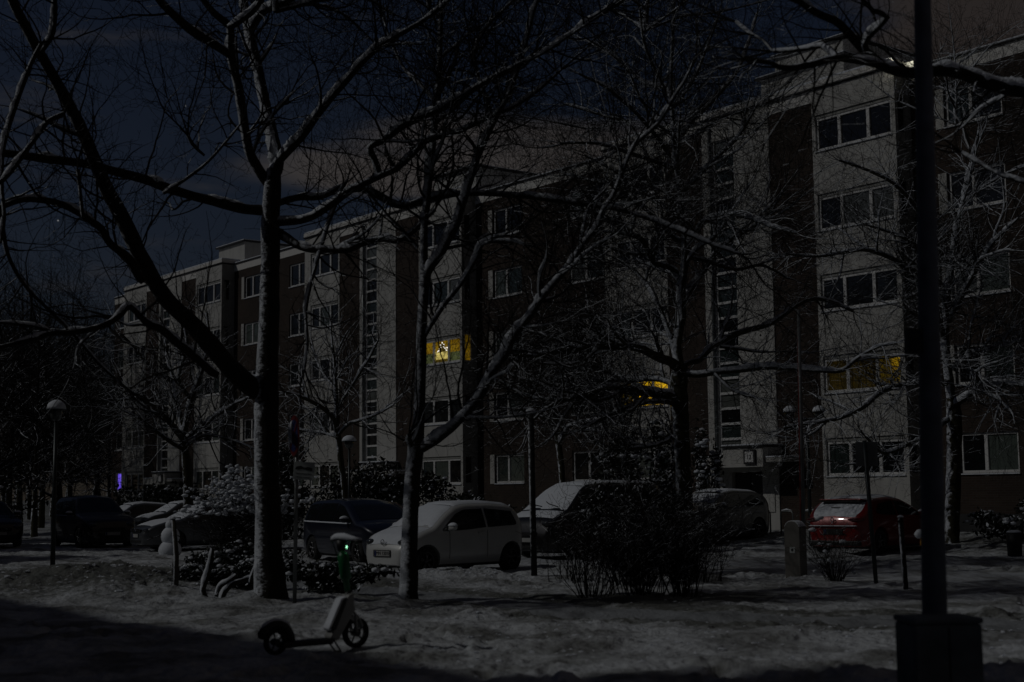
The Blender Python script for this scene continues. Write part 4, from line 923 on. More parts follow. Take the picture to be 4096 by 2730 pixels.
leaf_shrub('evergreen_shrub',(-5.9,54.5),(2.1,1.3,1.45),4600,'broad dark evergreen hedge behind the blue car','shrub','evergreens against the house',34,.09,60,.1,caps=14)
leaf_shrub('evergreen_shrub',(-3.2,51.5),(1.5,1.1,1.2),3200,'dark evergreen under the middle entrance canopy','shrub','evergreens against the house',35,.09,46,.1,caps=14)
leaf_shrub('evergreen_shrub',(-1.2,49.8),(1.4,.9,.85),2400,'low dark hedge below the bay windows behind the white car','shrub','evergreens against the house',36,.08,40,.1,caps=12)
leaf_shrub('evergreen_shrub',(1.6,47.6),(1.4,.9,.8),2400,'low dark hedge below the ground floor window behind the van','shrub','evergreens against the house',37,.08,40,.1,caps=12)
leaf_shrub('evergreen_shrub',(-16.5,66),(2.6,1.4,1.2),3600,'dark hedge at the foot of the far end of the house','shrub','evergreens against the house',38,.1,50,.1,caps=6)
leaf_shrub('evergreen_shrub',(-24,62),(3.2,1.6,1.5),4200,'black hedge behind the cars at the left edge','shrub','evergreens against the house',39,.1,60,.1,caps=10)
leaf_shrub('evergreen_shrub',(13.6,38.6),(1.2,.9,.55),1500,'low dark shrub beside the tree at the right edge','shrub','evergreens against the house',40,.07,30,.05,caps=20)
for i,(x,y,h,lb) in enumerate([(-23.5,38.5,4.2,'dense evergreen tree added out of frame at left for shade, nearest the camera'),(-26.5,47,6.2,'dense evergreen tree added out of frame at left for shade, beside the parked cars'),(-30.5,56,7.5,'dense evergreen tree added out of frame at left for shade, beyond the cars'),(-36,68,8,'dense evergreen tree added out of frame for shade, far beyond the cars')]):
    leaf_shrub('added_shade_tree',(x,y),(3.1,3.4,h),9000,lb,'tree','unseen evergreen trees added for shade',60+i,.24,90,.6)  # unseen evergreens added so their shadow darkens the left side
leaf_shrub('evergreen_shrub',(2.35,29.2),(1.05,.8,.95),7000,'black leafy bush behind the bare thicket, hiding the side of the van','shrub','evergreens against the house',71,.045,60,.1)
leaf_shrub('evergreen_shrub',(3.35,30.2),(.55,.6,.85),3600,'black leafy bush just left of the wide plane tree trunk','shrub','evergreens against the house',72,.045,50,.1)
# pruned snow-covered stems by the big trunk
def stems(c,lines,Y):
    e=empty('pruned_branch',(c[0],c[1],0),label='bent cut stems coated with snow sticking up beside the big trunk',cat='branch'); o=np.array([c[0],c[1],0]); pr=[];sn=[]
    for l in lines:
        P=[]
        for x,y,r,dy in l:
            w=atY(x,y,Y+dy); P.append((*(w-o),r/F*Y))
        P=cr(P,5); pr.append(rtube(dense(P,.03),12,.12,9)); sn+=snow_on(P,.9)
    v,f=merge(pr); npmesh('stem',v,f,'bark',e,smooth=True)
    v,f=merge(sn); npmesh('snow',v,f,'snowcap',e,smooth=True,kind='stuff')
stems((-4.9,23.4),[[(825,2400,11,0),(812,2360,12,0),(826,2310,11,.1),(842,2260,10,.1),(850,2195,8,.1)],
 [(885,2400,13,0),(900,2365,12,.1),(935,2335,11,.2),(980,2320,10,.3),(1030,2312,9,.4)],[(868,2385,10,.2),(880,2350,9,.3),(915,2325,8,.3),(945,2300,7,.3)],[(1000,2330,8,.3),(1012,2290,8,.3),(1022,2265,7,.3)]],23.4)
ke=[k for k,(e_,S_) in e_seg.items() if 'wide spreading' in e_['label']][0]; pe,pS=e_seg[ke]
b=MB(); b.tube([(0,0,0),(0,0,-.10)],.0025,4); b.ell((0,0,-.125),(.022,.022,.024),8,6,noise=.12); sb0=b.build('seed_ball','stem',pe,smooth=True)
idx=rng.choice(np.nonzero((pS[:,6]<.006))[0],75,replace=False)
for n_,i in enumerate(idx):
    o=sb0 if n_==0 else sb0.copy()
    if n_: col.objects.link(o); o.parent=pe
    o.location=pS[i,3:6]
#@@CARS
# ---------------------------------------------------------------- cars
def paint(n,c,coat=.8): return plain(n,c,.35,metal=.15,var=.06,scale=2,coat=coat)
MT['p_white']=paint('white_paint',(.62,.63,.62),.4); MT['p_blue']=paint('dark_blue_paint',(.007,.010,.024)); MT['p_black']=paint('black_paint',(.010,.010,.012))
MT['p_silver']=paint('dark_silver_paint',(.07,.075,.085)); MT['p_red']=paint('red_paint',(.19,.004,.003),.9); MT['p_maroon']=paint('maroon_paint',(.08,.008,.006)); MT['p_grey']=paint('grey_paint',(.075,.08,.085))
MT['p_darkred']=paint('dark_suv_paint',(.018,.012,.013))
MT['rubber']=plain('tyre_rubber',(.012,.012,.012),.85); MT['rim']=plain('alloy_rim',(.22,.22,.23),.4,metal=.8); MT['trimblack']=plain('black_plastic',(.012,.012,.013),.6)
MT['lamp_glass']=glass('headlamp_glass',(.03,.032,.035)); MT['chrome']=plain('chrome',(.7,.7,.72),.15,metal=1); MT['plate']=plain('plate_white',(.38,.38,.37),.5); MT['plateblue']=plain('plate_blue',(.012,.02,.11),.5)
MT['tail_glass']=glass('tail_lamp_glass',(.05,.004,.004))
def interp(tab,x): return float(np.interp(x,[p[0] for p in tab],[p[1] for p in tab]))
class Car:
    def __init__(s,L,W,top,belt,zb=.22,k=.30,r=.09,endr=.55,crown=.035):
        s.L,s.W,s.top,s.belt,s.zb,s.k,s.r,s.endr,s.crown=L,W,top,belt,zb,k,r,endr,crown
        xs=np.linspace(-L/2,L/2,120); t=np.array([interp(top,x) for x in xs]); 
        ker=np.array([1,2,3,2,1])/9.; tp=np.pad(t,2,mode='edge'); s.xs=xs; s.T_=np.convolve(tp,ker,'valid')
    def T(s,x): return float(np.interp(x,s.xs,s.T_))
    def w(s,x):
        h=s.L/2; q=max(0,(abs(x)-(h-s.endr))/s.endr); return s.W/2*(1-.03*(abs(x)/h)**2)-.26*q**2.6
    def hw(s,x,z):
        T=s.T(x); b=s.w(x); 
        if z<s.zb+.22: b-=.05*((s.zb+.22-z)/.22)**2
        b-=.05*abs(z-.68)**2*2
        bl=interp(s.belt,x)
        if z>bl: b-=s.k*(z-bl)
        d=T-z
        if d<s.r: b-=s.r*(1-math.sqrt(max(0,1-(1-d/s.r)**2)))
        return max(b,.02)
    def yw(s,x): return s.hw(x,s.T(x))
    def topz(s,x,y):
        yw=s.yw(x); return s.T(x)+s.crown*(1-min(1,abs(y)/yw)**2)*1.0
    def ring(s,x):
        T=s.T(x); zs=[s.zb,s.zb+.04,s.zb+.12,s.zb+.22]; n=9
        z1=T-s.r; zs+=[s.zb+.22+(z1-s.zb-.22)*(i+1)/n for i in range(n)]; zs+=[T-s.r*(1-math.sin(a)) for a in np.linspace(.3,math.pi/2,5)]
        half=[(s.hw(x,z),z) for z in zs]; yw=s.yw(x)
        tops=[(yw*f,s.topz(x,yw*f)) for f in (.8,.6,.4,.2)]
        right=half+tops; return [(0,s.zb)]+right+[(0,s.topz(x,0))]+[(-a,b) for a,b in right[::-1]]
    def body(s,name,m,par,wheels,wr):
        h=s.L/2; xs=np.concatenate([-h+np.array([0,.03,.08,.15,.25]),np.linspace(-h+.35,h-.35,44),h-np.array([.25,.15,.08,.03,0])])
        vs=[];fs=[]; n=None
        for i,x in enumerate(xs):
            rg=s.ring(x)
            if i in(0,len(xs)-1): c=np.mean(rg,axis=0); rg=[(a*.92,c[1]+(b-c[1])*.9) for a,b in rg]
            n=len(rg); vs+=[(x,a,b) for a,b in rg]
        for i in range(len(xs)-1):
            for j in range(n): j2=(j+1)%n; fs.append((i*n+j,(i+1)*n+j,(i+1)*n+j2,i*n+j2))
        fs.append(tuple(range(n))); fs.append(tuple((len(xs)-1)*n+j for j in range(n))[::-1])
        b=MB(); b.add(vs,fs); o=b.build(name,m,par,smooth=True)
        for wx in wheels:                    # cut the wheel arches
            for sd in (-1,1):
                c=MB(); c.tube([(wx,sd*(s.W/2-.30),wr),(wx,sd*(s.W/2+.2),wr)],wr*1.17,28); co_=c.build('arch_cutter',m)
                md=o.modifiers.new('b','BOOLEAN'); md.object=co_; md.operation='DIFFERENCE'; md.solver='EXACT'
                dg=bpy.context.evaluated_depsgraph_get(); me=bpy.data.meshes.new_from_object(o.evaluated_get(dg)); o.modifiers.clear(); old=o.data; o.data=me; bpy.data.objects.remove(co_)
        o.data.materials.clear(); o.data.materials.append(MT[m]); 
        try: o.data.set_sharp_from_angle(angle=R(38))
        except Exception: pass
        return o
    def sideglass(s,name,tab,par,m='carglass',off=.007,sides=(-1,1)):
        o=None
        for sd in sides:
            b=MB(); x0,x1=tab[0][0],tab[-1][0]; nx_=22; nz=5; vs=[]
            for i in range(nx_+1):
                x=x0+(x1-x0)*i/nx_; lo=interp([(p[0],p[1]) for p in tab],x); hi=interp([(p[0],p[2]) for p in tab],x)
                for j in range(nz+1): z=lo+(hi-lo)*j/nz; vs.append((x,sd*(s.hw(x,z)+off),z))
            fs=[]
            for i in range(nx_):
                for j in range(nz):
                    a=i*(nz+1)+j; q=(a,a+nz+1,a+nz+2,a+1); fs.append(q if sd<0 else q[::-1])
            b.add(vs,fs); o=b.build(name,m,par,smooth=True)
        return o
    def toppatch(s,name,x0,x1,m,par,f=.93,off=.008,thick=0,noise=0,seed=3,smoothe=True,skew=0,cut=None):
        b=MB(); nx_=max(6,int(abs(x1-x0)/.05)); ny_=18; vs=[]; rows_=[]
        for i in range(nx_+1):
            x=x0+(x1-x0)*i/nx_; yw=s.yw(x)*f
            for j in range(ny_+1):
                y=-yw+2*yw*j/ny_; e=min(i,nx_-i)/2.; e2=min(j,ny_-j)/2.; ed=min(1,e)*min(1,e2)
                t=off+thick*math.sqrt(ed) if thick else off
                if noise: t+=noise*(float(vnoise(x*3+seed,y*3,seed))-.5)*ed
                xx=x; 
                if noise: xx=x+(float(vnoise(y*4,seed*1.7,7))-.5)*.08*(1 if i in(0,nx_) else 0)
                vs.append((xx,y,s.topz(x,y)+t))
        fs=[]
        for i in range(nx_):
            for j in range(ny_):
                if cut and cut(x0+(x1-x0)*i/nx_,-1+2*j/ny_): continue
                a=i*(ny_+1)+j; fs.append((a,a+ny_+1,a+ny_+2,a+1))
        b.add(vs,fs); return b.build(name,m,par,smooth=True)
def wheel(par,x,y,r,wd=.2,spokes=5):
    b=MB(); sd=1 if y>0 else -1; y0=y-wd/2; n=28; prof=[(r*.62,-wd/2),(r*.9,-wd/2),(r,-wd*.35),(r,wd*.35),(r*.9,wd/2),(r*.62,wd/2),(r*.60,-wd/2)]
    vs=[];fs=[];m=len(prof)
    for i in range(n):
        t=2*math.pi*i/n
        for q,d in prof: vs.append((q*math.cos(t),d,q*math.sin(t)))
    for i in range(n):
        for j in range(m): i2=(i+1)%n; j2=(j+1)%m; fs.append((i*m+j,i*m+j2,i2*m+j2,i2*m+j))
    b.add(vs,fs); o=b.build('wheel','rubber',par,smooth=False); o.location=(x,y,r)
    q=MB(); q.tube([(0,sd*wd*.05,0),(0,sd*wd*.12,0)],r*.6,24,mi=1); q.tube([(0,sd*wd*.12,0),(0,sd*wd*.36,0)],r*.12,10,mi=0)
    for k in range(spokes):
        t=2*math.pi*k/spokes+.3; 
        for dt in (-.14,.14): q.tube([(r*.1*math.cos(t),sd*wd*.3,r*.1*math.sin(t)),(r*.6*math.cos(t+dt),sd*wd*.38,r*.6*math.sin(t+dt))],r*.035,5,mi=0)
    q.tube([(r*.6*math.cos(t),sd*wd*.38,r*.6*math.sin(t)) for t in np.linspace(0,2*math.pi,25)],r*.03,5,mi=0,cap=False)
    q.build('rim',['rim','trimblack'],o,smooth=True); return o
def text_mesh(txt,size,m,par,loc,rot,ext=.003,name='lettering'):
    cu=bpy.data.curves.new(name,'FONT'); cu.body=txt; cu.size=size; cu.extrude=ext; cu.align_x='CENTER'; cu.align_y='CENTER'
    t=bpy.data.objects.new('t',cu); col.objects.link(t); me=bpy.data.meshes.new_from_object(t.evaluated_get(bpy.context.evaluated_depsgraph_get())); bpy.data.objects.remove(t)
    o=bpy.data.objects.new(name,me); col.objects.link(o); o.parent=par; o.location=loc; o.rotation_euler=rot; me.materials.clear(); me.materials.append(MT[m]); return o
def place(e,fx,fy,hd,z=None):
    e.location=(fx,fy,z if z is not None else g(fx,fy)); e.rotation_euler=(0,0,hd)
def plate(par,x,z,txt=None,front=True,tilt=0):
    s_=1 if front else -1; b=MB(); b.box(-.01,.01,-.26,.26,-.055,.055); p=b.build('number_plate','plate',par,bevel=.004); p.location=(x,0,z); p.rotation_euler=(0,tilt,0)
    b=MB(); b.box(.0105*s_,.012*s_,.215*(-1 if front else 1)-.03,.215*(-1 if front else 1)+.03,-.05,.05); b.build('plate_band','plateblue',p)
    b=MB(); b.box(-.012,.0095,-.275,.275,-.07,.07); b.build('plate_frame','trimblack',p)
    if txt: text_mesh(txt,.105,'trimblack',p,(.012*s_,0.0,0),(R(90),0,R(90) if front else R(-90)))
    return p
def mirror(par,c,x,z,m,snow=True):
    for sd in (-1,1):
        y=c.hw(x,z)
        b=MB(); b.ell((x,sd*(y+.12),z+.06),(.075,.12,.075),12,8); b.tube([(x+.02,sd*(y-.02),z),(x,sd*(y+.08),z+.03)],.03,8); o=b.build('mirror',m,par,smooth=True)
        if snow: b=MB(); b.ell((x,sd*(y+.12),z+.085),(.085,.13,.075),12,6,z0=0.05); b.build('snow','snowcap',o,smooth=True)
def seams(par,c,xs_,z0,z1,m='trimblack'):
    b=MB()
    for x in xs_:
        for sd in (-1,1):
            n=8; b=MB()
            for i in range(n):
                za=z0+(z1-z0)*i/n; zc=z0+(z1-z0)*(i+1)/n
                b.quad((x-.006,sd*(c.hw(x,za)+.003),za),(x+.006,sd*(c.hw(x,za)+.003),za),(x+.006,sd*(c.hw(x,zc)+.003),zc),(x-.006,sd*(c.hw(x,zc)+.003),zc))
            b.build('door_gap',m,par)
GC='cars parked by the house'
def make_car(name,label,L,W,top,belt,wheels,wr,pm,glassx,side,hood=None,roofsnow=None,screensnow=None,rearsnow=None,cat='car',mir=None,gaps=(),handles=(),plates=(None,None),pz=(.5,.6),grille=True,**kw):
    c=Car(L,W,top,belt,**kw); e=empty(name,label=label,cat=cat,group=GC)
    c.body('body',pm,e,wheels,wr)
    for wx in wheels:
        for sd in (-1,1): wheel(e,wx,sd*(W/2-.115),wr)
    for t in side: c.sideglass('side_window',t,e)
    (a,b_),(c1,d1)=glassx
    c.toppatch('windscreen',a,b_,'carglass',e,.9); 
    if c1 is not None: c.toppatch('rear_window',c1,d1,'carglass',e,.88)
    if mir: mirror(e,c,mir[0],mir[1],pm)
    if gaps: seams(e,c,gaps,c.zb+.12,mir[1]-.02 if mir else .9)
    b=MB()
    for hx,hz in handles:
        for sd in (-1,1): b=MB(); b.box(hx-.09,hx+.09,sd*(c.hw(hx,hz)+.001),sd*(c.hw(hx,hz)+.03),hz-.015,hz+.015); b.build('door_handle',pm,e,bevel=.006)
    b=MB(); b.box(-L/2+.3,L/2-.3,-W/2+.12,W/2-.12,c.zb-.06,c.zb+.02); b.build('underbody','trimblack',e)
    # lamps and grille
    h=L/2
    for sd in (-1,1):
        z=interp(top,h-.28)-.14; y=W/2-.30; b=MB(); x=h-.17; b.ell((x,sd*y,z),(.15,.17,.075),12,8); b.build('headlight','lamp_glass',e,smooth=True)
    plate(e,h+.012,pz[0],plates[0],True); plate(e,-h-.012,pz[1],plates[1],False)
    if grille:
        b=MB(); b.box(h-.06,h+.004,-.42,.42,.60,.70); b.build('grille','trimblack',e); b=MB(); b.box(h-.05,h+.003,-.5,.5,.28,.36); b.build('air_intake','trimblack',e)
    if roofsnow: c.toppatch('snow',roofsnow[0],roofsnow[1],'snowcap',e,1.0,.004,.035,.02,5)
    if screensnow: c.toppatch('snow',screensnow[0],screensnow[1],'snowcap',e,.99,.004,.03,.015,6)
    if hood: c.toppatch('snow',hood[0],hood[1],'snowcap',e,.97,.002,.02,.03,8,cut=kw.get('cut') if False else None)
    if rearsnow: c.toppatch('snow',rearsnow[0],rearsnow[1],'snowcap',e,.97,.004,.025,.015,9)
    return e,c
# small white hatchback, nose to the left
e,c=make_car('white_hatchback','small white hatchback with snow on roof and windscreen beside the slender tree',3.56,1.65,
 [(-1.78,.75),(-1.76,.95),(-1.66,1.12),(-1.50,1.36),(-1.30,1.43),(-.7,1.475),(0,1.47),(.30,1.42),(.62,1.25),(1.02,.98),(1.3,.90),(1.60,.80),(1.74,.62),(1.78,.5)],
 [(-1.78,1.0),(-1,.98),(.3,.90),(1.0,.86),(1.78,.7)],(-1.22,1.22),.30,'p_white',((.98,.27),(-1.62,-1.36)),
 [[(-1.38,1.02,1.08),(-1.30,1.0,1.30),(-.55,.97,1.37),(-.50,.97,1.37)],[(-.44,.97,1.37),(.10,.93,1.35),(.35,.92,1.26),(.80,.91,.96)]],
 hood=(1.72,1.04),roofsnow=(-1.5,.27),screensnow=(.28,1.02),mir=(.62,.93),gaps=(-.47,.62),handles=((-.28,.86),),plates=('B MN 1201E',None),pz=(.47,.62),grille=False)
b=MB(); b.box(1.70,1.778,-.45,.45,.26,.36); b.build('air_intake','trimblack',e,bevel=.01)
MT['p_white_e']=MT['p_white']
hd=math.atan2(-.70,-.715); h_=np.array([-.715,-.70]); ln=np.array([-h_[1],h_[0]])
rw=np.array([-.03,31.5])+.12*(-ln); cen=rw+h_*1.22-ln*(.825-.115)
# near side is the car's left side: centre lies to its right
place(e,cen[0],cen[1],hd,.0+g(cen[0],cen[1])-.01)
b=MB(); b.tube([(1.775,.055*math.cos(t),.70+.055*math.sin(t)) for t in np.linspace(0,2*math.pi,17)],.007,5,cap=False); b.tube([(1.785,.04,.735),(1.79,.015,.67),(1.79,0,.71),(1.79,-.015,.67),(1.785,-.04,.735)],.005,4); b.build('emblem','chrome',e)
# dark silver saloon at left
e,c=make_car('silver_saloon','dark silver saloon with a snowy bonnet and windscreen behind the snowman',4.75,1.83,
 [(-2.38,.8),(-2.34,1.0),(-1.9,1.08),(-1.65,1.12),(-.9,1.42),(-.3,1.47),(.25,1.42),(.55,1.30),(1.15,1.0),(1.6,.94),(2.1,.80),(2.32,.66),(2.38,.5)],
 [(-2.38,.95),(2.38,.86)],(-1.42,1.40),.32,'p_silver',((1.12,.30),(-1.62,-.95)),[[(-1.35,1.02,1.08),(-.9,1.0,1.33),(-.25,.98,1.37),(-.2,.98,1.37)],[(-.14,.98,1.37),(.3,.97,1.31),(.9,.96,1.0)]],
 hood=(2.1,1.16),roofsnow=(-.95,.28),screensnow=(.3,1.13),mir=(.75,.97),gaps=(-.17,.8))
b=MB(); 
for z in (.62,.66,.70): b.box(2.37,2.395,-.36,.36,z,z+.012)
b.tube([(2.40,.07*math.cos(t),.70+.07*math.sin(t)) for t in np.linspace(0,2*math.pi,17)],.008,5,cap=False); b.build('emblem','chrome',e)
hv=np.array([-.84,-.54]); fc=np.array([-11.9,45.4]); cen=fc-hv*2.3; place(e,cen[0],cen[1],math.atan2(hv[1],hv[0]))
# dark blue people carrier behind the sign, nose to the right
e,c=make_car('blue_estate','dark blue estate car behind the sign post facing the camera',4.5,1.80,
 [(-2.25,.9),(-2.2,1.1),(-2.0,1.45),(-1.7,1.56),(-.5,1.60),(.1,1.55),(.5,1.42),(1.25,1.04),(1.7,.97),(2.1,.82),(2.22,.66),(2.25,.5)],
 [(-2.25,1.02),(2.25,.92)],(-1.35,1.35),.32,'p_blue',((1.2,.15),(-2.17,-1.95)),[[(-2.0,1.1,1.2),(-1.85,1.08,1.45),(-1.2,1.06,1.5),(-1.15,1.06,1.5)],[(-1.1,1.06,1.5),(-.15,1.05,1.5),(-.1,1.05,1.5)],[(-.05,1.05,1.5),(.3,1.04,1.42),(1.05,1.02,1.05)]],
 mir=(.85,1.03),gaps=(-1.12,-.08,.9),roofsnow=None)
c.sideglass('belt_snow',[(-2.0,1.025,1.055),(1.0,.985,1.015)],e,'snowcap',.016)
hv=np.array([.53,-.85]); lf=np.array([.85,.53]); cen=np.array([-5.25,37.7])+hv*1.35+lf*.8; place(e,cen[0],cen[1],math.atan2(hv[1],hv[0]))
# tall black van behind the white hatchback
e,c=make_car('black_van','tall black van with a snow-covered windscreen behind the white hatchback',4.95,1.95,
 [(-2.47,1.0),(-2.44,1.5),(-2.35,1.86),(-2.1,1.96),(0,1.98),(.75,1.92),(1.05,1.78),(1.75,1.24),(2.1,1.12),(2.36,.95),(2.45,.7),(2.47,.5)],
 [(-2.47,1.15),(2.47,1.0)],(-1.55,1.50),.34,'p_black',((1.72,.82),(-2.42,-2.3)),[[(-2.2,1.22,1.72),(-1.05,1.2,1.76),(-1.0,1.2,1.76)],[(-.93,1.2,1.76),(.1,1.18,1.76),(.15,1.18,1.76)],[(.22,1.18,1.76),(.7,1.17,1.70),(1.55,1.15,1.22)]],
 mir=(1.35,1.12),gaps=(-.96,.18,1.3),roofsnow=(-2.3,.85),screensnow=(.84,1.74),hood=(2.2,1.8),k=.16)
hv=np.array([-.715,-.70]); ln=np.array([.70,-.715]); cen=np.array([.62,36.6])-hv*2.25-ln*.9+np.array([.45,.35]); place(e,cen[0],cen[1],math.atan2(hv[1],hv[0]))
b=MB(); 
for y in (.05,-.55): b.tube([(1.68+.02,y+.42,c.topz(1.7,y+.42)+.045),(1.62,y,c.topz(1.62,y)+.055),(1.55,y-.15,c.topz(1.55,y-.15)+.055)],.012,5)
b.build('wiper','trimblack',e)
# maroon car deeper in the parking row
e,c=make_car('maroon_car','dark maroon car half hidden between the blue estate and the white hatchback',4.2,1.75,
 [(-2.1,.85),(-2.0,1.3),(-1.6,1.47),(-.4,1.52),(.2,1.46),(.9,1.05),(1.4,.96),(1.9,.82),(2.07,.65),(2.1,.5)],[(-2.1,1.0),(2.1,.9)],(-1.3,1.3),.31,'p_maroon',((.87,.22),(-1.97,-1.65)),
 [[(-1.7,1.05,1.35),(-.5,1.03,1.42),(-.45,1.03,1.42)],[(-.38,1.03,1.42),(.1,1.02,1.4),(.75,1.0,1.05)]],mir=(.6,1.0),gaps=(-.4,.7))
hv=np.array([.617,-.787]); place(e,-4.3,45.2,math.atan2(hv[1],hv[0])); proto_maroon=e
# two small cars at the back, snow-covered
SMALLTOP=[(-1.9,.8),(-1.85,1.15),(-1.5,1.42),(-.4,1.50),(.15,1.44),(.8,1.05),(1.3,.95),(1.7,.80),(1.86,.62),(1.9,.5)]
for i,(x,y,lb,pm) in enumerate([(-14.6,62,'pale car under snow at the back of the row, left of the round bush','p_grey'),(-17.0,63.6,'smaller snowed-up car beside the far stair entrance','p_silver')]):
    e,c=make_car('parked_car',lb,3.8,1.68,SMALLTOP,[(-1.9,1.0),(1.9,.9)],(-1.2,1.2),.3,pm,((.78,.18),(-1.83,-1.52)),[[(-1.5,1.03,1.3),(-.4,1.0,1.4),(-.35,1.0,1.4)],[(-.28,1.0,1.4),(.1,1,1.36),(.65,.98,1.03)]],mir=(.5,.98),roofsnow=(-1.5,.2),screensnow=(.22,.78),hood=(1.6,.85))
    place(e,x,y,math.atan2(-.62,-.79))
# far left pair
BIGTOP=[(-2.3,.95),(-2.26,1.3),(-2.05,1.66),(-1.7,1.76),(-.2,1.78),(.3,1.70),(1.0,1.18),(1.6,1.08),(2.1,.92),(2.27,.75),(2.3,.55)]
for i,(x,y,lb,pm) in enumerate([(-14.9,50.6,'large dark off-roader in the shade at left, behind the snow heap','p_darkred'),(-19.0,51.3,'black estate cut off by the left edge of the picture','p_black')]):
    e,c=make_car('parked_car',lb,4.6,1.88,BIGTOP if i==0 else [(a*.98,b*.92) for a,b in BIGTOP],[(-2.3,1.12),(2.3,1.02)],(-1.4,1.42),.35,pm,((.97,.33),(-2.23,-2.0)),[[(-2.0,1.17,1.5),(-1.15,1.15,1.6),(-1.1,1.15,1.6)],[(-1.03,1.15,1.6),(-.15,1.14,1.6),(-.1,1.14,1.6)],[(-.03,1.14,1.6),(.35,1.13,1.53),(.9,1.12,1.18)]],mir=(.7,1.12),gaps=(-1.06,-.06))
    if i==0: c.sideglass('belt_snow',[(-2.0,1.12,1.145),(.95,1.09,1.115)],e,'snowcap',.016)
    place(e,x,y,math.atan2(-.83,.55))
# grey crossover by the entrance
e,c=make_car('grey_crossover','grey crossover parked in front of the house entrance, nose to the left',4.35,1.80,
 [(-2.17,.9),(-2.12,1.15),(-1.85,1.42),(-1.4,1.54),(-.3,1.58),(.2,1.52),(.95,1.14),(1.5,1.05),(1.95,.93),(2.13,.75),(2.17,.55)],
 [(-2.17,1.12),(-1,1.05),(2.17,.95)],(-1.30,1.35),.34,'p_grey',((.92,.22),(-2.08,-1.75)),[[(-1.6,1.12,1.2),(-1.35,1.1,1.42),(-.5,1.07,1.47),(-.45,1.07,1.47)],[(-.38,1.07,1.47),(.15,1.06,1.43),(.8,1.05,1.14)]],
 mir=(.62,1.06),gaps=(-.42,.65),handles=((-.2,.95),),roofsnow=(-1.7,.2),screensnow=(.3,.9))
hv=np.array([-.71,-.704]); ln=np.array([.704,-.71]); cen=np.array([7.75,45.8])+hv*1.30-ln*.78; place(e,cen[0],cen[1],math.atan2(hv[1],hv[0]))
# red hatchback, tail to the camera
e,c=make_car('red_hatchback','bright red hatchback seen from behind with snow on its rear window',4.36,1.81,
 [(-2.18,.62),(-2.16,.86),(-2.10,1.0),(-1.98,1.06),(-1.60,1.34),(-1.38,1.42),(-.5,1.47),(.1,1.42),(.55,1.27),(1.15,.98),(1.6,.92),(2.0,.78),(2.15,.62),(2.18,.5)],
 [(-2.18,1.0),(-1.2,.98),(2.18,.86)],(-1.32,1.35),.33,'p_red',((1.12,.14),(-1.97,-1.62)),[[(-1.45,1.06,1.12),(-1.2,1.02,1.30),(-.5,1.0,1.37),(-.45,1.0,1.37)],[(-.38,1.0,1.37),(.1,.99,1.33),(.95,.97,1.0)]],
 mir=(.75,.98),gaps=(-.42,.72),handles=((-.2,.88),),roofsnow=(-1.42,.2),rearsnow=(-2.10,-1.60),screensnow=(.25,1.1),plates=(None,'B JB 863'),pz=(.5,.60))
b=MB(); b.box(-1.80,-1.36,-.60,.60,1.395,1.425); b.build('spoiler','p_red',e,bevel=.01)
b=MB(); b.box(-1.79,-1.50,-.57,.57,1.345,1.385); b.build('spoiler_underside','trimblack',e)
b=MB(); b.box(-2.19,-1.92,-.72,.72,.24,.38); b.build('rear_bumper','trimblack',e,bevel=.03)
b=MB(); b.box(-2.235,-2.14,-.68,.68,.735,.76,0); b.build('snow','snowcap',e,bevel=.012)
for sd in (-1,1):
    b=MB(); b.ell((-2.06,sd*.60,.90),(.13,.24,.055),14,8); b.build('tail_light','tail_glass',e,smooth=True)
b=MB(); P_=[(0,.075),(.045,0),(0,-.075),(-.045,0)]
for i in range(4): 
    (a,b1),(c_,d_)=P_[i],P_[(i+1)%4]; b.tube([(-2.205,a,.90+b1),(-2.205,c_,.90+d_)],.012,6)
b.build('emblem','chrome',e)
b=MB(); b.box(-2.195,-2.185,-.38,.38,.52,.54); b.box(-2.195,-2.183,-.36,.36,.665,.675); b.build('plate_recess','trimblack',e)
b=MB(); b.box(-1.86,-1.80,-.06,.30,1.165,1.185); o=b.build('rear_wiper','trimblack',e); 
b=MB(); b.ell((-1.83,.08,1.20),(.07,.20,.02),12,6); b.build('wiper_motor','trimblack',e)
b=MB(); b.tube([(-1.25,0,1.48),(-1.42,0,1.60)],.008,6); b.build('aerial','trimblack',e)
hv=np.array([.68,.73]); place(e,8.75+hv[0]*1.32,37.35+hv[1]*1.32,math.atan2(hv[1],hv[0]))
#@@PROPS
# ---------------------------------------------------------------- scooter
MT['sc_white']=plain('scooter_white',(.30,.31,.30),.5); MT['sc_green']=plain('scooter_green',(.008,.13,.04),.4); MT['sc_dark']=plain('scooter_black',(.012,.013,.014),.5)
sc=empty('electric_scooter',label='green and white rental scooter on its stand in the foreground snow',cat='scooter')
# local x forward; front wheel at 0
def sw(x,r,nm='wheel'):
    b=MB(); n=32; prof=[(r*.70,-.03),(r*.92,-.035),(r,-.018),(r,.018),(r*.92,.035),(r*.70,.03)]; m=len(prof); vs=[];fs=[]
    for i in range(n):
        t=2*math.pi*i/n
        for q,d in prof: vs.append((q*math.cos(t),d,q*math.sin(t)))
    for i in range(n):
        for j in range(m): i2=(i+1)%n;j2=(j+1)%m; fs.append((i*m+j,i*m+j2,i2*m+j2,i2*m+j))
    b.add(vs,fs); o=b.build(nm,'rubber',sc,smooth=True); o.location=(x,0,r)
    q=MB(); q.tube([(0,-.045,0),(0,.045,0)],r*.26,16)
    for k in range(5): t=2*math.pi*k/5+.5; q.tube([(0,0,0),(r*.72*math.cos(t),0,r*.72*math.sin(t))],.009,6)
    q.build('hub','sc_dark',o); return o
sw(0,.165); sw(-1.0,.135)
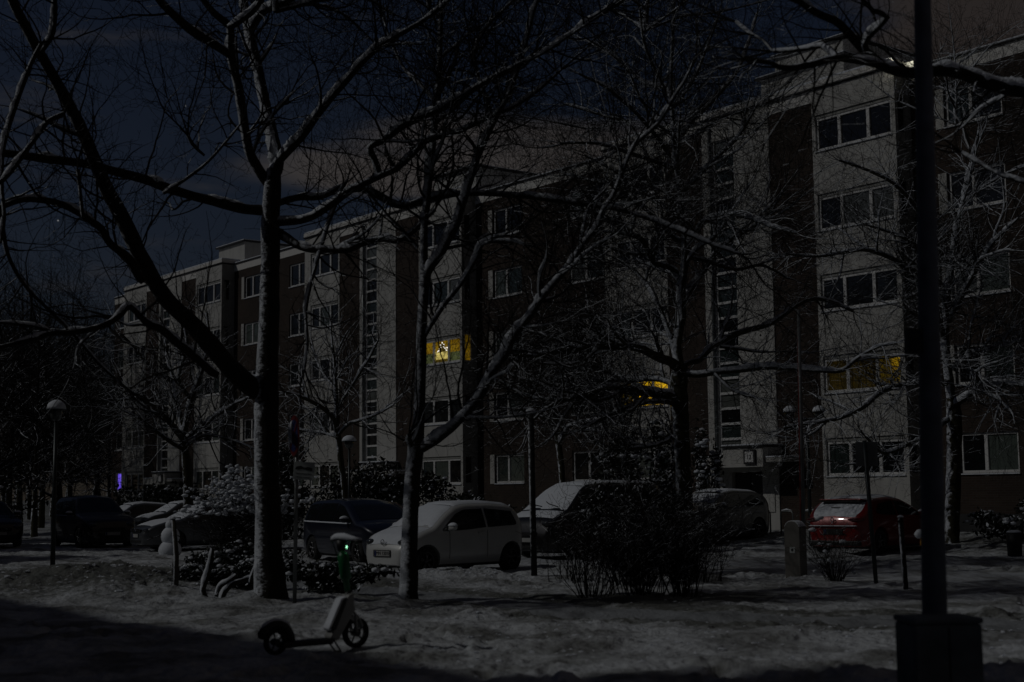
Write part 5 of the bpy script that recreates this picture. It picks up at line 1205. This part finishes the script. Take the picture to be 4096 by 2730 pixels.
b=MB(); b.tube([(-.02,.055,.17),(-.035,.055,.36),(-.06,.0,.42)],.016,8); b.tube([(-.02,-.055,.17),(-.035,-.055,.36),(-.06,0,.42)],.016,8); b.build('fork','sc_white',sc,smooth=True)
b=MB(); b.extr([(-.06,.30),(.03,.33),(.075,.24),(.06,.20),(.0,.345),(-.1,.33)],-.05,.05); b.build('front_mudguard','sc_white',sc,bevel=.01)
b=MB(); b.tube([(-.055,0,.40),(-.085,0,.52),(-.10,0,.62)],[.045,.042,.036],14); b.build('steering_head','sc_dark',sc,smooth=True)
b=MB(); b.tube([(-.10,0,.60),(-.19,0,1.10)],[.034,.032],14); b.tube([(-.115,0,.72),(-.125,0,.76),(-.165,0,1.0),(-.175,0,1.04)],[.02,.062,.062,.03],12); st_=b.build('stem','sc_green',sc,smooth=True)
b=MB(); b.tube([(-.18,0,1.06),(-.19,0,1.17)],[.05,.055],12); b.build('display_housing','sc_dark',sc,smooth=True)
b=MB(); b.box(-.158,-.125,-.03,.03,1.075,1.105); lt=b.build('headlight','green_light',sc,bevel=.008); 
b=MB(); b.tube([(-.12,-.30,1.15),(-.15,-.24,1.16),(-.19,-.08,1.17),(-.19,.08,1.17),(-.15,.24,1.16),(-.12,.30,1.15)],.017,10); hb=b.build('handlebar','sc_dark',sc,smooth=True)
b=MB(); b.tube([(-.12,-.28,1.175),(-.16,-.2,1.185),(-.19,-.08,1.205),(-.19,.08,1.205),(-.16,.2,1.185),(-.12,.29,1.17)],[.015,.03,.038,.038,.03,.015],10,jit=.3); b.build('snow','snowcap',hb,smooth=True)
b=MB(); b.tube([(-.16,.22,1.15),(-.12,.24,1.08),(-.10,.2,.98)],.008,6); b.tube([(-.14,-.22,1.15),(-.10,-.22,1.05),(-.12,-.1,.95)],.006,6); b.build('brake_lever','sc_dark',sc)
b=MB(); b.extr([(-.06,.60),(-.13,.58),(-.37,.13),(-.26,.10),(-.05,.40)],-.07,.07); b.build('frame','sc_white',sc,bevel=.02)
b=MB(); b.extr([(-.165,.54),(-.21,.53),(-.37,.24),(-.33,.21),(-.29,.215),(-.16,.50)],-.078,.078); b.build('battery_cover','sc_dark',sc,bevel=.02)
b=MB(); b.extr([(-.15,.565),(-.225,.545),(-.385,.235),(-.36,.20),(-.34,.225),(-.20,.52)],-.065,.065); b.build('snow','snowcap',sc,bevel=.02)
b=MB(); b.box(-.95,-.33,-.085,.085,.07,.13); b.build('deck','sc_dark',sc,bevel=.015)
b=MB(); b.tube([(-1.0+.18*math.cos(t),0,.135+.18*math.sin(t)) for t in np.linspace(-.2,2.9,14)],[.03]+[.055]*12+[.03],8); fd=b.build('rear_mudguard','sc_dark',sc,smooth=True)
b=MB(); b.tube([(-1.0+.215*math.cos(t),0,.135+.215*math.sin(t)) for t in np.linspace(.6,2.4,10)],[.02]+[.03]*8+[.02],8,jit=.2); b.build('snow','snowcap',fd,smooth=True)
b=MB(); b.tube([(-.40,-.06,.11),(-.36,-.16,.0)],.01,6); b.tube([(-.32,-.06,.11),(-.30,-.17,0)],.01,6); b.tube([(-.36,-.16,.0),(-.30,-.17,0)],.01,6); b.build('kickstand','sc_dark',sc)
zz=g(-1.74,15.75); sc.location=(-1.74,15.75,zz+.0); sc.rotation_euler=(0,0,R(40))
gl=bpy.data.lights.new('scooter_light','POINT'); gl.energy=.22*K/10; gl.color=(.2,1,.45); gl.shadow_soft_size=.02; go_=bpy.data.objects.new('lamp',gl); col.objects.link(go_); go_.parent=sc; go_.location=(-.09,-.03,1.09)
# ---------------------------------------------------------------- snowman
sx_,sy_=-9.9,41.3; sz=g(sx_,sy_)-.05
sm=empty('snowman',(sx_,sy_,sz),label='little snowman with a pointed snow hat standing by the road at left',cat='snowman')
b=MB(); b.ell((0,0,.22),(.33,.30,.30),18,12,noise=.05); b.ell((0,0,.62),(.27,.25,.27),18,12,noise=.05); b.build('body','snowcap',sm,smooth=True)
b=MB(); b.ell((0,0,.94),(.145,.14,.15),14,10,noise=.04); b.build('head','snowcap',sm,smooth=True)
b=MB(); b.tube([(0,0,1.04),(.0,0,1.10),(.01,0,1.20)],[.08,.04,.006],10); b.build('hat','snowcap',sm,smooth=True)
b=MB(); b.tube([(-.2,-.1,.66),(-.4,-.16,.6),(-.62,-.18,.52)],.012,5); b.tube([(-.45,-.16,.58),(-.55,-.2,.62)],.007,4); b.build('arm','stem',sm); b=MB(); b.tube([(.2,-.1,.66),(.36,-.14,.58),(.5,-.16,.47)],.012,5); b.build('arm','stem',sm)
# ---------------------------------------------------------------- posts, signs, lamps
def post_at(x,ybase,Y=None,z=None):
    if Y is None: d=ray(x,ybase); k=-H/d[2]; return (d[0]*k,d[1]*k)
    p=atY(x,ybase,Y); return (p[0],p[1])
MT['wood']=snowy('weathered_post',(.06,.055,.045),amount=-.1,nscale=14,wind=(-.95,-.2,.1),bump=.005)
px,py=post_at(703,2392,24.1); b=MB(); z0=g(px,py); e=empty('wooden_stake',(px,py,z0),label='rough wooden stake standing in the churned snow in front of the snowman',cat='post')
b.tube([(0,0,-.2),(.0,0,.5),(-.06,0,1.13)],[.045,.043,.036],9,jit=.12); b.build('post','wood',e,smooth=True); b=MB(); b.ell((-.06,0,1.12),(.05,.05,.045),10,5,z0=0); b.build('snow','snowcap',e,smooth=True)
b=MB(); b.tube([(-.05,0,.42),(-.07,-.01,.0)],.006,5); b.build('wire','galv',e)
# no stopping sign
def disc(b,c,n,r,t,mi=0,seg=40):
    n=np.array(n,float); n/=np.linalg.norm(n); b.tube([np.array(c)-n*t/2,np.array(c)+n*t/2],r,seg,mi)
MT['s_red']=plain('sign_red',(.13,.012,.012),.5); MT['s_blue']=plain('sign_blue',(.015,.022,.10),.5); MT['s_white']=plain('sign_white',(.42,.45,.44),.5); MT['s_back']=plain('sign_back_grey',(.10,.105,.11),.5)
px,py=post_at(1178,2400,22.4); z0=g(px,py); e=empty('no_stopping_sign',(px,py,z0),label='round red and blue sign edge-on above a white notice, right of the big trunk',cat='sign')
b=MB(); b.tube([(0,0,-.1),(.03,0,2.95)],.032,12); b.build('post','galv',e,smooth=True)
az=R(158); n=np.array([math.cos(az+math.pi),math.sin(az+math.pi),0]); n=np.array([-.92,-.39,0]); n/=np.linalg.norm(n); cz=1.65+(1988-1745)/F*22.4-z0; tt=np.array([-n[1],n[0],0])
c0=np.array([.03,0,cz])+n*.05; b=MB(); disc(b,c0,n,.32,.012); s1=b.build('sign_disc','s_red',e)
b=MB(); disc(b,c0+n*.009,n,.255,.004); b.build('sign_field','s_blue',s1)
b=MB(); 
for a in (R(45),R(-45)):
    d=tt*math.cos(a)+np.array([0,0,1])*math.sin(a); q=np.cross(n,d); p0=c0+n*.013-d*.25; p1=c0+n*.013+d*.25; b.quad(p0-q*.028,p1-q*.028,p1+q*.028,p0+q*.028)
b.build('sign_cross','s_red',s1)
b=MB(); 
for i in range(16): a=random.uniform(-.6,1.2); rr=random.uniform(.12,.3); b.ell(c0+n*.016-tt*rr*math.cos(a)*(1)+np.array([0,0,rr*math.sin(a)]),(.018,.05,.06),7,5,noise=.3)
b.build('snow','snowcap',s1,smooth=True)
cz=1.65+(1988-1884)/F*22.4-z0; b=MB(); b.box(-.165,.165,-.05,-.042,cz-.14,cz+.14); s2=b.build('notice_plate','s_white',e,bevel=.004); s2.rotation_euler=(0,R(4),0)
text_mesh('Feuerwehrzufahrt',.034,'trimblack',s2,(0,-.053,cz-.045),(R(90),0,0),.001); text_mesh('Halten verboten',.034,'trimblack',s2,(0,-.053,cz-.10),(R(90),0,0),.001)
b=MB(); b.extr([(-.14,cz+.02),(-.12,cz+.06),(-.05,cz+.075),(.0,cz+.05),(.06,cz+.06),(.13,cz+.045),(.13,cz+.0),(.05,cz+.01),(-.02,cz+.03),(-.08,cz+.015)],-.055,-.051); b.build('car_symbol','trimblack',s2)
# black post in the middle
px,py=post_at(2137,2312,28.7); z0=g(px,py); e=empty('black_post',(px,py,z0),label='slim black post with a snow cap right of the white hatchback',cat='post')
MT['blacksnow']=snowy('black_post_paint',(.012,.013,.014),amount=-.28,nscale=12,wind=(-.95,-.25,.1),bump=.002,rough=.5)
ht=1.65+(1978-1648)/F*28.7-z0; b=MB(); b.tube([(0,0,-.1),(-.03,0,ht)],[.066,.060],14); b.build('post','blacksnow',e,smooth=True); b=MB(); b.ell((-.03,0,ht),(.10,.09,.07),12,6,z0=0,noise=.1); b.build('snow','snowcap',e,smooth=True); b=MB(); b.tube([(-.10,0,ht-.05),(.05,0,ht-.05)],.04,8); b.build('cap','darkmetal',e)
# ticket machine / charging bollard
px,py=post_at(3186,2304); z0=g(px,py); e=empty('ticket_machine',(px,py,z0),R(38),label='short grey round-topped pillar with a small white sticker',cat='pillar')
prof=[(-.17,-.05),(.17,-.05),(.17,.92)]+[(.17*math.cos(a),.92+.17*math.sin(a)) for a in np.linspace(.2,math.pi-.2,9)]+[(-.17,.92)]
MT['pillar']=plain('grey_pillar_paint',(.11,.105,.095),.5); b=MB(); b.extr(prof,-.14,.14); b.build('housing','pillar',e,bevel=.012)
e.rotation_euler=(0,0,R(-40))
b=MB(); b.extr([(.172*math.cos(a),.922+.172*math.sin(a)) for a in np.linspace(.35,math.pi-.35,9)]+[(-.158,.98),(-.06,1.04),(.06,1.04),(.158,.98)],-.135,.135); b.build('snow','snowcap',e)
b=MB(); b.box(-.05,.06,-.146,-.1415,.46,.58); s3=b.build('sticker','s_white',e); b=MB(); disc(b,(.005,-.147,.52),(0,1,0),.028,.003); b.build('sticker_dot','trimblack',s3)
# sign seen from behind on a thin post
px,py=post_at(3492,2332); z0=g(px,py); e=empty('traffic_sign',(px,py,z0),label='square traffic sign seen from behind on a thin post before the red hatchback',cat='sign')
ht=1.65+(1966-1768)/F*py-z0; b=MB(); b.tube([(.06,0,-.1),(-.06,0,ht)],.04,12); b.build('post','polegreen',e,smooth=True)
b=MB(); b.box(-.23,.17,-.012,0.0,ht-.46,ht-.02); b.build('sign_plate','s_back',e,bevel=.004)
# slim bollard
px,py=post_at(3620,2352); z0=g(px,py); e=empty('bollard',(px,py,z0),label='slim dark bollard flecked with snow, between the sign post and the lamp mast',cat='bollard')
b=MB(); b.tube([(.02,0,-.1),(-.03,0,1.16)],.045,12); b.tube([(-.03,0,1.16),(-.03,0,1.24)],[.055,.02],12); b.build('post','blacksnow',e,smooth=True); b=MB(); b.ell((-.03,0,1.22),(.06,.06,.04),10,4,z0=0); b.build('snow','snowcap',e,smooth=True)
# yellow marker
MT['yellow']=plain('yellow_paint',(.45,.22,.01),.5); p=atY(3680,2140,30); z0=g(p[0],p[1]); e=empty('hydrant_marker',(p[0],p[1],z0),label='small yellow marker post with a snow cap beside the lamp mast',cat='marker')
b=MB(); b.tube([(.06,0,-.1),(.06,0,.62)],.03,10); b.build('post','galv',e,smooth=True); b=MB(); b.box(.0,.10,-.04,.04,.52,.72); b.build('marker','yellow',e,bevel=.01); b=MB(); b.ell((-.01,0,.76),(.11,.07,.1),10,6,noise=.15); b.build('snow','snowcap',e,smooth=True)
# lamp mast close at right with cabinet at its foot
MT['mast']=plain('dark_mast',(.13,.15,.19),.6,var=.3,scale=5,bump=.004,bscale=14); MT['cabinet']=plain('dark_cabinet',(.15,.18,.19),.7,var=.35,scale=3,bump=.006,bscale=20)
mp_=atY(3737,2430,11.7); z0=g(mp_[0],mp_[1]); e=empty('lamp_mast',(mp_[0],mp_[1],z0),label='thick tapering dark mast close to the camera at right',cat='lamp mast')
tp=atY(3690,0,11.7); tx=tp[0]-mp_[0]; th_=tp[2]-z0; b=MB(); b.tube([(-.01,0,-.2),(0,0,.6),(tx,0,th_),(tx*1.8,0,th_*1.7)],[.107,.101,.069,.05],28); b.build('pole','mast',e,smooth=True)
q=atY(3650,1370,11.75); b=MB(); b.box(q[0]-mp_[0]-.066,q[0]-mp_[0]+.06,-.06,.06,q[2]-z0-.105,q[2]-z0+.105); b.build('control_box','trimblack',e,bevel=.008)
b=MB(); b.tube([(tx*1.8,0,th_*1.7),(tx*1.8-.5,0,th_*1.7+.25),(tx*1.8-1.3,0,th_*1.7+.3)],[.05,.04,.035],12); b.build('bracket','mast',e,smooth=True); b=MB(); b.ell((tx*1.8-1.6,0,th_*1.7+.3),(.35,.12,.08),14,8); b.build('lamp_head','s_back',e,smooth=True)
q=atY(3750,2430,11.2); z1=g(q[0],q[1]); e=empty('cabinet',(q[0],q[1],z1),R(6),label='low dark utility cabinet at the foot of the lamp mast',cat='cabinet')
b=MB(); b.box(-.27,.27,-.20,.22,-.1,.62); b.build('housing','cabinet',e,bevel=.02); b=MB(); b.box(-.28,.28,-.21,.23,.622,.67); b.build('lid','cabinet',e,bevel=.02); b=MB(); b.box(-.006,.006,-.2035,-.2005,.0,.6); b.build('door_gap','trimblack',e); 
# mushroom lamps
MT['globe']=glass('lamp_globe',(.06,.065,.062),rough=.2)
def mushroom(name,x,ytop,Y,label,w=.33,base=None):
    p=atY(x,ytop,Y); z0=g(p[0],p[1]); hh=p[2]-z0; e=empty(name,(p[0],p[1],z0),label=label,cat='street lamp',group='globe street lamps')
    b=MB(); b.tube([(0,0,-.1),(0,0,hh-.42)],[.05,.038],12); b.build('post','polegreen',e,smooth=True)
    b=MB(); b.ell((0,0,hh-.26),(w*.62,w*.62,.17),18,10); b.build('globe','globe',e,smooth=True)
    b=MB(); b.ell((0,0,hh-.20),(w,w,.07),20,5,z0=0); c_=b.build('lamp_hood','polegreen',e,smooth=True)
    b=MB(); b.ell((0,0,hh-.185),(w*.98,w*.98,.185),20,7,z0=0,noise=.04); b.build('snow','snowcap',c_,smooth=True); return e
mushroom('street_lamp',226,1600,28,'mushroom street lamp with a dome of snow at the far left',.19*1.0)
mushroom('street_lamp',1397,1742,45,'mushroom street lamp seen through the young leaning tree',.24)
# twin lamp
p=atY(3228,1680,41.5); z0=g(p[0],p[1]); e=empty('twin_street_lamp',(p[0],p[1],z0),label='twin-headed street lamp with two snow domes in front of the brick wall',cat='street lamp')
hh=p[2]-z0; b=MB(); b.tube([(0,0,-.1),(0,0,hh+.05)],[.06,.045],12); b.build('post','polegreen',e,smooth=True)
b=MB(); b.tube([(-.50,0,hh),(.42,0,hh)],.022,8); b.build('cross_arm','polegreen',e,smooth=True); b=MB(); b.tube([(-.48,0,hh+.03),(-.2,0,hh+.035),(.4,0,hh+.03)],[.01,.025,.015],8,jit=.4); b.build('snow','snowcap',e,smooth=True)
for dx in (-.50,.36):
    b=MB(); b.ell((dx,0,hh+.16),(.15,.15,.14),16,10); gb=b.build('globe','globe',e,smooth=True); b=MB(); b.ell((dx,0,hh+.22),(.21,.21,.04),18,4,z0=0); b.build('lamp_hood','polegreen',gb,smooth=True); b=MB(); b.ell((dx,0,hh+.225),(.20,.20,.19),18,7,z0=0,noise=.05); b.build('snow','snowcap',gb,smooth=True)
# tall thin red and grey pole
px,py=post_at(3217,2290,29.5); z0=g(px,py); e=empty('thin_pole',(px,py,z0),label='tall thin pole, red down one edge, behind the ticket machine',cat='pole')
tp=atY(3194,1240,29.5); b=MB(); b.tube([(0,0,-.1),(tp[0]-px,0,tp[2]-z0)],[.048,.036],12); b.build('pole','s_back',e,smooth=True)
b=MB(); b.box(-.0,.018,-.012,.012,0,1); 
b=MB(); b.quad((-.055,0,.9),(-.04,-.03,.9),(tp[0]-px-.032,-.02,tp[2]-z0-.5),(tp[0]-px-.045,0,tp[2]-z0-.5)); b.build('red_stripe','s_red',e)
# snowy railing by the wall
p=dv*30.2+nv*(D0-2.6); e=empty('railing',(p[0],p[1],.2),math.atan2(-dv[1],-dv[0]),label='low tubular railing with snow on it between entrance and red hatchback',cat='railing')
for k in range(4):
    x=-1.7+k*.95; b=MB(); b.tube([(x,0,-.2),(x,0,.75),(x+.05,0,.82),(x+.45,0,.82),(x+.5,0,.75),(x+.5,0,-.2)],.025,8); hp=b.build('hoop','galv',e,smooth=True); b=MB(); b.tube([(x+.03,0,.85),(x+.25,0,.875),(x+.47,0,.85)],[.01,.035,.01],8); b.build('snow','snowcap',hp,smooth=True)
p=post_at(4060,2226,35); z0=g(*p); e=empty('litter_bin',(p[0],p[1],z0),label='dark cylindrical litter bin at the right edge',cat='bin')
b=MB(); b.tube([(0,0,0),(0,0,.56)],[.17,.19],18); b.build('bin','trimblack',e,smooth=True); b=MB(); b.ell((0,0,.565),(.18,.18,.06),16,5,z0=0,noise=.08); b.build('snow','snowcap',e,smooth=True)
# loose lumps of ploughed snow
b=MB(); random.seed(5)
for _ in range(1300):
    r_=random.random()
    if r_<.40: x,y=random.gauss(-7.6,1.9),random.gauss(26.3,1.5)
    elif r_<.62: x,y=random.uniform(-5,.3),random.gauss(28.4,.5)
    elif r_<.8: x,y=random.uniform(-1,6),random.gauss(16.5,1.5)
    else: x,y=random.uniform(-3,9),random.uniform(14,26)
    s_=random.uniform(.008,.03)*(2. if r_<.4 and random.random()<.12 else 1); z=g(x,y); b.ell((x,y,z-s_*.1),(s_*random.uniform(.8,1.9),s_*1.2,s_*random.uniform(.4,.8)),6,3,noise=.7)
b.build('snow_lumps','snow',None,kind='stuff')
# ---------------------------------------------------------------- moonlight, night sky
w=bpy.data.worlds.new('World'); scn.world=w; w.use_nodes=True; nt=w.node_tree; L=nt.links.new; bg=nt.nodes['Background']
sky=N(nt,'ShaderNodeTexSky',sky_type='NISHITA'); sky.sun_disc=False; sky.sun_elevation=EL; sky.sun_rotation=math.atan2(MH[0],MH[1]); sky.air_density=1; sky.dust_density=.4; sky.ozone_density=1.5
SKYS=.034
tc=N(nt,'ShaderNodeTexCoord'); sx=N(nt,'ShaderNodeSeparateXYZ'); L(tc.outputs['Generated'],sx.inputs[0])
mp=N(nt,'ShaderNodeMapping'); mp.inputs['Scale'].default_value=(1,1,6.2); mp.inputs['Location'].default_value=(.35,0,.2); L(tc.outputs['Generated'],mp.inputs[0])
n1=N(nt,'ShaderNodeTexNoise'); n1.inputs['Scale'].default_value=3.4; n1.inputs['Detail'].default_value=7; n1.inputs['Roughness'].default_value=.55; n1.inputs['Distortion'].default_value=.3; L(mp.outputs[0],n1.inputs['Vector'])
# cloud bank low over the roofs (elevation band) and over the right-hand side
def mapr(src,a,b,c=0,d=1):
    m=N(nt,'ShaderNodeMapRange',interpolation_type='SMOOTHSTEP'); m.inputs[1].default_value=a; m.inputs[2].default_value=b; m.inputs[3].default_value=c; m.inputs[4].default_value=d; L(src,m.inputs[0]); return m.outputs[0]
def mth(op,a,b):
    m=N(nt,'ShaderNodeMath',operation=op)
    for i,q in enumerate((a,b)):
        if isinstance(q,(int,float)): m.inputs[i].default_value=q
        else: L(q,m.inputs[i])
    return m.outputs[0]
Zc=sx.outputs['Z']; Xc=sx.outputs['X']
band=mth('MULTIPLY',mapr(Zc,.20,.222),mapr(Zc,.245,.275,1,0)); band=mth('MULTIPLY',band,mapr(Xc,-.27,-.08)); 
right=mapr(Xc,.17,.30)
msk=mth('MAXIMUM',band,right); thr=mth('MULTIPLY',msk,.36)
dens=mapr(mth('ADD',n1.outputs['Fac'],thr),.56,.82)
tint=N(nt,'ShaderNodeMix',data_type='RGBA',blend_type='MULTIPLY'); tint.inputs['Factor'].default_value=1; tint.inputs['B'].default_value=(.92,.86,1.0,1); L(sky.outputs[0],tint.inputs['A']); cl=N(nt,'ShaderNodeMix',data_type='RGBA'); L(tint.outputs['Result'],cl.inputs['A']); 
warm=N(nt,'ShaderNodeMix',data_type='RGBA'); warm.inputs['A'].default_value=(11.5,10.2,9.6,1); warm.inputs['B'].default_value=(6.2,5.0,4.4,1); L(mapr(Xc,.1,.3),warm.inputs['Factor'])
L(warm.outputs['Result'],cl.inputs['B']); L(mth('MULTIPLY',dens,.85),cl.inputs['Factor'])
# stars
vo=N(nt,'ShaderNodeTexVoronoi'); vo.inputs['Scale'].default_value=60; L(tc.outputs['Generated'],vo.inputs['Vector'])
st=mapr(vo.outputs['Distance'],.025,.052,1,0)
sb=N(nt,'ShaderNodeSeparateColor'); L(vo.outputs['Color'],sb.inputs[0]); st=mth('MULTIPLY',st,mapr(sb.outputs[0],.70,1.1)); st=mth('MULTIPLY',st,mth('SUBTRACT',1,dens))
ad=N(nt,'ShaderNodeMix',data_type='RGBA',blend_type='ADD'); ad.inputs['Factor'].default_value=1; L(cl.outputs['Result'],ad.inputs['A'])
sc=N(nt,'ShaderNodeCombineColor'); s2=mth('MULTIPLY',st,150); [L(s2,sc.inputs[i]) for i in range(3)]; L(sc.outputs[0],ad.inputs['B'])
L(ad.outputs['Result'],bg.inputs['Color']); bg.inputs['Strength'].default_value=SKYS
sn=bpy.data.lights.new('moon','SUN'); sn.energy=3.0; sn.angle=R(.8); sn.color=(1,.985,.95); so=bpy.data.objects.new('moon',sn); col.objects.link(so)
so.rotation_euler=Vector(MOON).to_track_quat('Z','Y').to_euler()
scn.view_settings.view_transform='Standard'; scn.view_settings.look='None'; scn.view_settings.exposure=EX; scn.view_settings.gamma=1
scn.cycles.max_bounces=6; scn.cycles.transparent_max_bounces=8; scn.cycles.caustics_reflective=False; scn.cycles.caustics_refractive=False
scn.cycles.use_denoising=True; scn.cycles.sample_clamp_indirect=3
